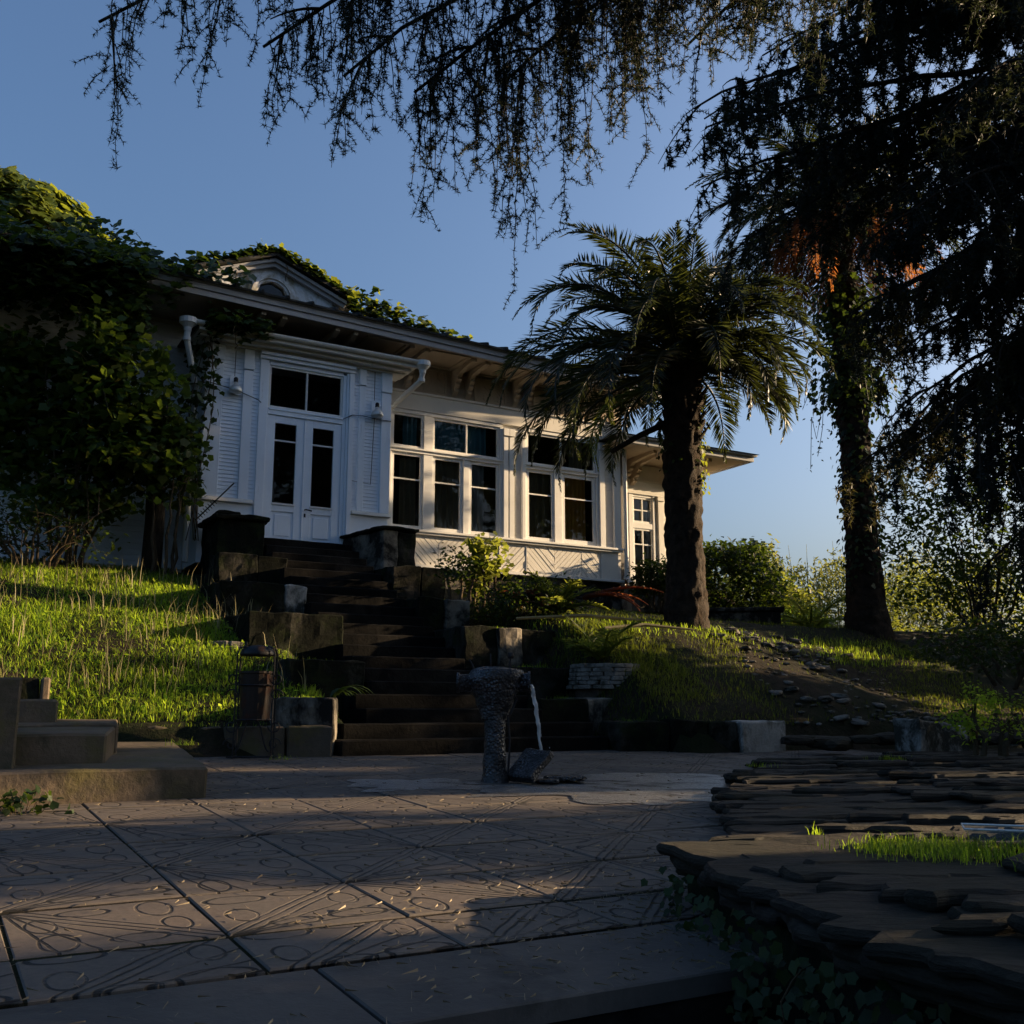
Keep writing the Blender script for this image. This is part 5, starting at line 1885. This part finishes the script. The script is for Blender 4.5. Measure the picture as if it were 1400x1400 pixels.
for i, (y0, ry, ht, lab) in enumerate(((3.0, 1.8, 3.5, 'shade hedge bush added out of view nearest the viewer'), (5.95, 1.55, 4.9, 'shade hedge bush added out of view behind the nearest one'), (9.2, 1.0, 4.9, 'shade hedge bush added out of view level with the near paving'), (10.6, .35, 2.2, 'lowest hedge bush added out of view, letting a band of sun onto the plaza'),
                                       (12.1, .9, 4.2, 'broad shade hedge bush added out of view level with the fountain'), (13.4, .5, 3.5, 'narrow shade hedge bush added out of view level with the bin'), (14.4, .7, 3.1, 'shade hedge bush added out of view level with the foot of the stairs'), (15.55, .75, 5.0, 'tall shade hedge bush added out of view level with the round planter'), (17.3, .6, 3.3, 'shade hedge bush added out of view level with the broad palm'), (18.9, .8, 3.8, 'shade hedge bush added out of view level with the tall palm'))):
    bush('added_shade_hedge', lab, 'hedge', (11.6, y0, .1), (.9, ry, ht / 2, ht / 2), 'shrub', 140 + i, int(50 + 80 * ry), 46, .13, .2, 'oval', 4, 'shade hedge added out of view on the right', .2, -.98)  # added bushes whose heights and gaps shape the sun patches

# ================================================================ FOUNTAIN
FX, FY = -.13, 7.95
fz = PS * LOC(FX, FY)[1]
fo = empty('drinking_fountain', (FX, FY, fz), 0, 'rough pebbled pillar fountain with side spouts in the plaza', 'fountain')


def rough_lathe(prof, n, seed, amp, squash=(1, 1), sx=None):
    V = []
    prof2 = []
    for (r0, z0), (r1, z1) in zip(prof[:-1], prof[1:]):
        k = max(1, int(abs(z1 - z0) / .02 + abs(r1 - r0) / .02))
        for q in range(k):
            prof2.append((r0 + (r1 - r0) * q / k, z0 + (z1 - z0) * q / k))
    prof2.append(prof[-1])
    m = len(prof2)
    for r, z in prof2:
        for i in range(n):
            t = 2 * pi * i / n
            q = Vector((cos(t) * r * 9, sin(t) * r * 9, z * 9 + seed))
            d = amp * (noise.noise(q) + .6 * noise.noise(q * 2.7))
            wx = sx(z) if sx else 1
            V.append(((r + d) * cos(t) * squash[0] * wx, (r + d) * sin(t) * squash[1], z + d * .3))
    F = [(j * n + i, j * n + (i + 1) % n, (j + 1) * n + (i + 1) % n, (j + 1) * n + i) for j in range(m - 1) for i in range(n)]
    return fast_mesh('rough', np.array(V), np.array(F))


link('pillar', rough_lathe([(.118, -.03), (.092, .06), (.082, .2), (.077, .50), (.085, .54)], 28, 1.1, .010), M['pebble'], fo, smooth=True)
head = link('head', rough_lathe([(.085, .46), (.11, .54), (.14, .62), (.185, .70), (.205, .77), (.175, .83), (.08, .855), (.0, .86)], 34, 4.3, .024, (1.12, .8)), M['pebble'], fo, smooth=True)


def spout(x, z, sg, r=.052, L=.12):
    mb = MB()
    n = 16
    prof = [(r * .8, 0), (r, .02), (r, L - .02), (r * 1.18, L - .018), (r * 1.18, L), (r * .85, L), (r * .8, L - .05)]
    vs, fs = [], []
    for rr, d in prof:
        for i in range(n):
            t = 2 * pi * i / n
            vs.append((x + sg * d, rr * cos(t) - d * .25, z + rr * sin(t)))
    for j in range(len(prof) - 1):
        for i in range(n):
            fs.append((j * n + i, j * n + (i + 1) % n, (j + 1) * n + (i + 1) % n, (j + 1) * n + i))
    fs.append(tuple(len(vs) - n + i for i in range(n)))
    mb.add(vs, fs)
    return mb.build('spout', M['pebble'], fo, smooth=True)


spout(-.16, .735, -1, .066, .13)
spout(.15, .74, 1, .07, .12)
MB().tube([(.10, -.05, .06), (.115, -.06, .3), (.10, -.06, .49), (.12, -.06, .50), (.17, -.05, .62)], .009, 6).build('supply_pipe', M['iron'], fo)
for x, y, l, lx in ((-.15, .02, .12, -.05), (-.03, .03, .16, -.005), (.11, .02, .14, .01)):
    MB().tube([(x, y, .80), (x + lx * .5, y, .80 + l * .6), (x + lx, y, .80 + l)], [.011, .009, .006], 6).build('top_pipe', M['iron'], fo)
MB().lathe([(.02, .92), (.026, .94), (.02, .965)], 8, .12, .02).build('tap_knob', M['iron'], fo)

# falling water: a twisting rope of drops
t = NT('falling_water')
gl = t.n('ShaderNodeBsdfPrincipled')
gl.inputs['Base Color'].default_value = (.9, .93, .97, 1)
gl.inputs['Roughness'].default_value = .08
gl.inputs['Transmission Weight'].default_value = .55
gl.inputs['IOR'].default_value = 1.33
M['stream'] = t.done(gl.outputs[0])
pts, rad = [], []
rw = random.Random(4)
for i in range(46):
    q = i / 45
    x = .27 + .085 * q ** .8
    z = .715 - .50 * q ** 1.25 - .06 * q
    pts.append((FX + x + .003 * sin(q * 23) + rw.uniform(-.002, .002), FY - .03 + .006 * cos(q * 27), fz + z))
    rad.append(.0125 * (1 - .45 * q) * (1 + .22 * sin(q * 47)) + .003)
P_ = np.array(pts)
mb = MB()
mb.tube(P_ - np.array([FX, FY, fz]), rad, 8)
mb.tube(P_[:34] - np.array([FX, FY, fz]) + [.012, .0, .0], [r * .5 for r in rad[:34]], 6)
for i in range(26):
    c = (.33 + rw.gauss(0, .05), rw.gauss(0, .05), .17 + abs(rw.gauss(0, .04)))
    mb.tube([(c[0], c[1], c[2] - .006), (c[0], c[1], c[2]), (c[0], c[1], c[2] + .006)], [.001, .004, .001], 5)
tag(mb.build('water_stream', M['stream'], None, (FX, FY, fz), smooth=True), 'thin white water jet falling from the right spout onto the leaning slab', 'water')


def rock(name, label, loc, dims, seed, mat='rock', rot=(0, 0, 0), amp=.18, group=None, cat='rock', parent=None):
    bm = bmesh.new()
    bmesh.ops.create_icosphere(bm, subdivisions=2, radius=1)
    for v in bm.verts:
        p = v.co.copy()
        # squarish boulder
        m = max(abs(p.x), abs(p.y), abs(p.z))
        p = p.lerp(p / m * .8, .65)
        d = noise.noise(p * 1.6 + Vector((seed * 3.1, seed, 0)))
        p *= 1 + amp * d + amp * .5 * noise.noise(p * 4 + Vector((seed, 0, seed)))
        v.co = Vector((p.x * dims[0], p.y * dims[1], p.z * dims[2]))
    me = bpy.data.meshes.new(name)
    bm.to_mesh(me)
    bm.free()
    o = link(name, me, M[mat], parent, loc, rot)
    if label:
        tag(o, label, cat, group)
    return o


tag(link('leaning_slab', rough_mesh('leaning_slab', rect(-.15, .15, -.15, .13), -.035, .035, 3.3, .014, .06), M['pebble'], None, (FX + .27, FY - .05, fz + .125), Vector((-.55, -.42, .72)).to_track_quat('Z', 'Y').to_euler()), 'wet stone slab leaning against the fountain under the water jet', 'stone')
rock('flat_stone', 'flat dark stone lying right of the leaning slab', (FX + .53, FY + .02, fz + .025), (.19, .10, .03), 5, 'pebble', (0, 0, .1), .12, cat='stone')
rock('flat_stone', 'small flat stone under the leaning slab', (FX + .38, FY - .10, fz + .012), (.12, .08, .022), 6, 'pebble', (0, 0, -.3), .12, cat='stone')

# ================================================================ LITTER BIN
BX, BY = -2.32, 9.42
bz = PS * LOC(BX, BY)[1] + .003
bn = empty('litter_bin', (BX, BY, bz), .12, 'rusty litter bin with domed lid on a scrolled wrought iron stand', 'bin')
MB().lathe([(.125, .33), (.135, .34), (.150, .74), (.158, .745), (.158, .765), (.148, .765), (.135, .40), (.02, .36)], 24).build('bucket', M['rusty'], bn, smooth=False)
MB().lathe([(.155, .905), (.162, .915), (.150, .95), (.11, .985), (.05, 1.0), (.005, 1.005)], 24).build('lid', M['iron'], bn, smooth=True)


def scroll(cx, cz, r, turns, start, n=26):
    return [(cx + r * (1 - .75 * q) * cos(start + turns * 2 * pi * q), 0, cz + r * (1 - .75 * q) * sin(start + turns * 2 * pi * q)) for q in np.linspace(0, 1, n)]


for sx in (-1, 1):
    for sy in (-1, 1):
        MB().tube([(sx * .165, sy * .10, .0), (sx * .165, sy * .10, .30), (sx * .165, sy * .10, .92), (sx * .15, sy * .09, .97), (sx * .10, sy * .06, .99)], .008, 6).build('upright', M['iron'], bn)
    for zc, st in ((.70, pi), (.55, 0), (.28, pi), (.12, 0)):
        p = scroll(0, 0, .062, 1.1, st)
        mb = MB().tube([(sx * (.19 + x), -.10, zc + z) for x, _, z in p], .006, 5)
        mb.build('scroll', M['iron'], bn)
    p = [(sx * (.02 + .13 * q), -.11, .33 - .26 * q + .04 * sin(q * 6)) for q in np.linspace(0, 1, 10)]
    MB().tube(p, .008, 5).build('leg_curl', M['iron'], bn)
    MB().tube([(sx * .165, -.16, .012), (sx * .165, .16, .012)], .010, 6).build('foot_bar', M['iron'], bn)
MB().tube([(-.22, -.10, .012), (.22, -.10, .012)], .009, 6).build('foot_bar', M['iron'], bn)
for z in (.335, .64):
    MB().tube([(.16 * cos(q), .16 * sin(q), z) for q in np.linspace(0, 2 * pi, 25)], .007, 5).build('hoop', M['iron'], bn)

# ================================================================ ROUND DRY STONE PLANTERS
def dry_planter(name, label, cx, cy, z0, r, courses, seed, arc=(0, 2 * pi), soil='path'):
    rr = random.Random(seed)
    e = empty(name, (cx, cy, z0), 0, label, 'planter')
    k = 0
    stones = []
    for s in range(5):
        bm = bmesh.new()
        bmesh.ops.create_cube(bm, size=1)
        bmesh.ops.bevel(bm, geom=list(bm.edges), offset=.13, segments=1, affect='EDGES')
        for v in bm.verts:
            v.co += noise.noise_vector(v.co * 2 + Vector((s * 3, 1, 2))) * .12
        me = bpy.data.meshes.new('stone')
        bm.to_mesh(me)
        bm.free()
        me.materials.append(M['rock'])
        stones.append(me)
    for c in range(courses):
        t = arc[0] + rr.random() * .2
        while t < arc[1]:
            l = rr.uniform(.09, .17)
            o = link('stone', stones[rr.randrange(5)], None, e, ((r - .01 * c) * cos(t), (r - .01 * c) * sin(t), .03 + .05 * c), (0, 0, t + pi / 2 + rr.uniform(-.1, .1)))
            o.scale = (l * 1.02, .1 * rr.uniform(.8, 1.2), .052 * rr.uniform(.8, 1.05))
            t += (l + .006) / r
            k += 1
    mb = MB().lathe([(r * .93, -.1), (r * .93, .04 * courses), (r * .5, .045 * courses), (.01, .05 * courses)], 20)
    mb.build('soil', M[soil], e)
    return e


dry_planter('round_planter', 'round dry stone planter on the bank holding the young palm', 1.13, 12.55, .66, .42, 6, 3)
dry_planter('dry_stone_ring', 'small dry stone ring wall in the sunny lawn behind the bin', -3.3, 11.95, .93, .42, 5, 4)

# ================================================================ PARAPETS BEHIND THE PALM
def parapet(label, p0, p1, h, zb, w=.3, mat='pale_stone'):
    d = Vector((p1[0] - p0[0], p1[1] - p0[1]))
    L = d.length
    e = empty('garden_parapet', (p0[0], p0[1], zb), atan2(d.y, d.x), label, 'wall')
    link('wall_body', rough_mesh('wall_body', rect(0, L, 0, w), -.5, h, 3.3 + L, .01, .25), M[mat], e)
    link('coping', rough_mesh('coping', rect(-.06, L + .06, -.06, w + .06), h + .003, h + .07, 5.1 + L, .008, .25), M[mat], e)


parapet('low pale stone parapet right of the broad palm trunk', (3.35, 17.6), (4.55, 17.35), .27, 1.80)
parapet('short brown parapet end behind the small palm', (4.75, 18.7), (5.45, 18.6), .12, 1.74)
o = MB().box(-.5, .5, -.04, .04, 0, .35).box(-.5, .5, -.05, .05, .37, .75)
tag(o.build('ochre_hut_wall', M['ochre'], None, (9.6, 18.0, 1.95), (0, 0, .2)), 'ochre boards glimpsed behind the leafy tree at the right edge', 'boards')

# ================================================================ ROCKY PATH
rr = random.Random(77)
grp = 'rough stones on the worn path'
k = 0
small = []
for i in range(420):
    a = rr.uniform(3.7, 7.4)
    b = rr.uniform(-1.4, 2.4)
    if a < 4.2 + .15 * b and b > -.4:
        continue
    x, y, _ = W(a, b)
    big = i % 7 == 0
    s = rr.uniform(.07, .12) if big else rr.uniform(.02, .05)
    p = (x, y, float(H(a, b)) + s * .15)
    if big:
        rock('path_stone', 'rough stone embedded in the worn path up the right bank', p, (s * 1.3, s, s * .42), rr.random() * 40, 'rock', (rr.uniform(-.2, .2), rr.uniform(-.2, .2), rr.uniform(0, 6)), .2, grp, 'stone')
    else:
        small.append((p, s, rr.uniform(0, 6)))
bm = bmesh.new()
for p, s, r in small:
    g_ = bmesh.ops.create_icosphere(bm, subdivisions=1, radius=1)
    for v in g_['verts']:
        q = v.co * (1 + .35 * noise.noise(v.co * 2 + Vector(p)))
        v.co = Vector((p[0] + s * (1.4 * q.x * cos(r) - q.y * sin(r)), p[1] + s * (1.4 * q.x * sin(r) + q.y * cos(r)), p[2] + s * .5 * q.z))
me = bpy.data.meshes.new('path_rubble')
bm.to_mesh(me)
bm.free()
tag(link('path_rubble', me, M['rock']), 'small rubble scattered over the worn path', 'rubble', kind='stuff')
# flat step stones at the foot of the path
for i in range(14):
    a = 3.3 + .28 * i + rr.uniform(-.08, .08)
    b = -1.0 - .10 * i + rr.uniform(-.1, .1)
    x, y, _ = W(a, b)
    s = rr.uniform(.13, .24)
    rock('edge_stone', 'dark flat edging stone at the foot of the right bank', (x, y, .02 + rr.uniform(0, .1)), (s * 1.3, s * .8, s * .4), rr.random() * 40, 'slate', (0, 0, TH + rr.uniform(-.3, .3)), .2, 'edging stones below the right bank', 'stone')

# fallen palm stalk on the bank
o = MB().tube([(-.6, 0, .03), (0, .05, .10), (.7, .0, .05)], [.03, .028, .012], 6)
tag(o.build('fallen_stalk', M['straw'], None, (1.75, 13.4, 1.42), (0, 0, .35)), 'pale fallen palm stalk lying on the bank crest', 'stalk')
o = MB().tube([(-.9, 0, .05), (0, .05, .10), (.9, .0, .03)], [.02, .028, .012], 6)
tag(o.build('fallen_stalk', M['straw'], None, (.95, 13.5, 1.55), (0, 0, .1)), 'long dry stalk lying under the cycad', 'stalk')

# ================================================================ PLASTIC TRAY
tx, ty = 1.70, 3.72
tb = empty('plastic_tray', (tx, ty, -.03), -.35, 'clear plastic food tray dropped in the grass on the slate ledge', 'tray')
mb = MB()
w, d, h, th = .115, .085, .055, .0025
for (x0, y0, x1, y1) in ((-w, -d, w, -d), (w, -d, w, d), (w, d, -w, d), (-w, d, -w, -d)):
    k = .82
    mb.add([(x0 * k, y0 * k, 0), (x1 * k, y1 * k, 0), (x1, y1, h), (x0, y0, h)], [(0, 1, 2, 3)])
mb.add([(-w * .82, -d * .82, 0), (w * .82, -d * .82, 0), (w * .82, d * .82, 0), (-w * .82, d * .82, 0)], [(0, 1, 2, 3)])
mb.build('tub', M['plastic'], tb)
MB().tube([(-w, -d, h), (w, -d, h), (w, d, h), (-w, d, h), (-w, -d, h)], .0045, 6).build('rim', M['lamp_white'], tb)

# ================================================================ GRASS
def grass(name, label, P, hmin, hmax, mat, seed, width=.0045, lean=.5):
    rng = np.random.default_rng(seed)
    n = len(P)
    h = rng.uniform(hmin, hmax, n) * rng.uniform(.6, 1.0, n)
    az = rng.uniform(0, 2 * pi, n)
    d = np.stack([np.cos(az), np.sin(az), np.zeros(n)], 1)
    s = np.stack([-np.sin(az), np.cos(az), np.zeros(n)], 1)
    k = rng.uniform(.15, 1.0, n) * lean
    up = np.array([0, 0, 1.0])
    mid = P + up * (h * .55)[:, None] + d * (h * k * .3)[:, None]
    tip = P + up * (h * (1 - .35 * k))[:, None] + d * (h * k)[:, None]
    w = (rng.uniform(.7, 1.3, n) * width)[:, None]
    V = np.stack([P - s * w, P + s * w, mid + s * w * .8, mid - s * w * .8, tip], 1).reshape(-1, 3)
    F = (np.array([(0, 1, 2), (0, 2, 3), (3, 2, 4)])[None] + (np.arange(n) * 5)[:, None, None]).reshape(-1, 3)
    o = link(name, fast_mesh(name, V, F), M[mat])
    return tag(o, label, 'grass', kind='stuff')


def field(rng, n, a0, a1, b0, b1, dens=None):
    a = rng.uniform(a0, a1, n)
    b = rng.uniform(b0, b1, n)
    if dens is not None:
        k = rng.random(n) < dens(a, b)
        a, b = a[k], b[k]
    z = H(a, b) - .02
    return np.column_stack([WA(np.stack([a, b], 1)), z])


rng = np.random.default_rng(201)


def nd(a, b, s=1.7):
    return .5 + .5 * np.sin(a * s + 1.3 * np.sin(b * s * 1.3)) * np.sin(b * s * 1.1 + 2 * np.sin(a * s * .7))


PL = field(rng, 85000, -7.5, -1.25, .50, 6.3, lambda a, b: (.25 + .75 * nd(a, b, 2.6) ** .7) * ((a < -1.75) | (b < 2.2)) * np.where(b > 5.2, .5, 1))
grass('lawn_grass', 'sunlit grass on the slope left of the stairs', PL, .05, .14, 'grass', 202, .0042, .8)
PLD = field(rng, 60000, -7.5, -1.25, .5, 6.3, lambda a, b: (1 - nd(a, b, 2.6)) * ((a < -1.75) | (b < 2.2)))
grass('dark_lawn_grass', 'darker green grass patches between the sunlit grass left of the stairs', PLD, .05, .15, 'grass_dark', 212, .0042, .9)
PL2 = field(rng, 2600, -7.5, -1.3, 1.0, 5.0, lambda a, b: nd(a, b, 2.3) ** 2)
grass('tall_stalks', 'long dry grass stalks standing out of the left lawn', PL2, .2, .5, 'straw', 203, .004, .45)
PWD = field(rng, 2600, -7.0, -1.3, .6, 4.8, lambda a, b: nd(a, b, 2.9))
V, F = leaf_arr(PWD + [0, 0, .05], .07, rng, 'oval', .8, .0)
tag(link('lawn_weeds', fast_mesh('lawn_weeds', V, F), M['grass']), 'broad leaved weeds among the grass of the left lawn', 'weeds', kind='stuff')
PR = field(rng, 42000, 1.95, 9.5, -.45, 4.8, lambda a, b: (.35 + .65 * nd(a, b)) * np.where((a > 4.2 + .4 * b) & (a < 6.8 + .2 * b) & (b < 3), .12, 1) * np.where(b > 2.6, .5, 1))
grass('bank_grass', 'grass on the bank right of the stairs, its shade put into the colour', PR, .04, .13, 'grass_dark', 204, .0042, .8)
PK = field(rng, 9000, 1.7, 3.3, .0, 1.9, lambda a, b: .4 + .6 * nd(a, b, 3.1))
grass('planter_grass', 'grass around the round stone planter in the darker shaded colour', PK, .05, .16, 'grass_dark', 214, .0042, .8)
PE = field(rng, 4200, 1.9, 9.0, 1.5, 2.5, lambda a, b: (.3 + .7 * nd(a, b, 3)) * np.where((a > 5) & (a < 6.8), .2, 1))
grass('crest_grass', 'bright grass fringe along the crest of the right bank', PE, .06, .18, 'grass', 205, .0045, .8)
# tufts on the slate ledge and in the joints of the steps
tuft = []
for cx, cy, cz, r, m in ((1.50, 3.72, -.06, .20, 1300), (1.85, 3.5, -.05, .26, 1300), (1.38, 3.95, -.08, .10, 300), (1.30, 4.55, -.10, .03, 24), (2.1, 8.95, -.05, .12, 60), (3.3, 9.2, 0, .15, 70), (-2.55, 8.1, .16, .10, 60), (-3.35, 7.9, .33, .12, 120), (-2.9, 9.9, .28, .5, 500), (-3.9, 9.7, .28, .4, 320), (-2.0, 9.15, .0, .1, 40)) + tuple(W(a, b, z) + (r, m) for a, b, z, r, m in ((-1.2, 1.6, .94, .14, 90), (-1.1, 2.7, 1.52, .12, 70), (-1.3, 3.8, 2.0, .12, 60), (1.6, .9, .54, .12, 90), (1.5, 1.4, .92, .2, 160), (1.45, 2.2, 1.42, .14, 140), (1.3, 3.6, 1.88, .14, 120), (1.4, 4.6, 2.44, .12, 80), (2.0, .1, .29, .12, 120), (2.6, -.1, .30, .12, 120), (-.8, 2.2, .6, .06, 30), (.85, 1.3, .55, .06, 30), (-1.6, .5, .53, .1, 60))):
    q = rng.normal(size=(m, 2)) * r * .6
    tuft.append(np.column_stack([cx + q[:, 0], cy + q[:, 1], np.full(m, cz)]))
grass('grass_tufts', 'small grass tufts growing from the joints of steps and slate', np.concatenate(tuft), .02, .085, 'grass', 206, .0016, 1.1)

# trailing ivy on the dark face under the slate ledge
rng = np.random.default_rng(301)
n = 1400
x = rng.uniform(0, 1, n)
fx = np.interp(x, [0, .3, .55, 1], [.66, .74, .84, 1.5])
fy = np.interp(x, [0, .3, .55, 1], [4.2, 3.3, 2.5, 1.98])
z = -.16 - 1.0 * rng.random(n) ** 1.2
P = np.column_stack([fx - .06 - np.abs(rng.normal(size=n)) * .05, fy - .05 + rng.normal(size=n) * .05, z])
c = np.array([.8, 3.0, -.5])
e = empty('ledge_ivy', tuple(c), 0, 'dark ivy hanging down the shaded face of the slate ledge', 'ivy')
V, F = leaf_arr(P - c, .034, rng, 'lobe', .0, .5, face=np.array([-.6, -.75, .25]))
link('leaves', fast_mesh('leaves', V, F), M['ivy'], e)
parts = []
for i in range(22):
    j = rng.integers(0, n)
    p = [P[j] - c]
    for s in range(8):
        p.append(p[-1] + np.array([rng.normal() * .02, rng.normal() * .02, -.05]))
    parts.append(tube_arr(p, .0025, 4))
V, F = join_arr(parts)
link('runners', fast_mesh('runners', V, F), M['twig'], e)
# weeds by the left edge of the steps
n = 90
P = np.column_stack([-2.72 + rng.normal(size=n) * .12, 5.85 + rng.normal(size=n) * .08, -.17 + rng.random(n) * .16])
c = np.array([-2.72, 5.85, -.19])
e = empty('corner_weeds', tuple(c), 0, 'small ivy clump at the left edge beside the lower concrete step', 'ivy')
V, F = leaf_arr(P - c, .045, rng, 'lobe', .2, .3)
link('leaves', fast_mesh('leaves', V, F), M['ivy'], e)
V, F = join_arr([tube_arr([(.3 * q[0], .3 * q[1], -.02), (.7 * q[0], .7 * q[1], q[2] * .7 + .02), tuple(q)], .0025, 4) for q in (P - c)[::3]])
link('stems', fast_mesh('stems', V, F), M['twig'], e)
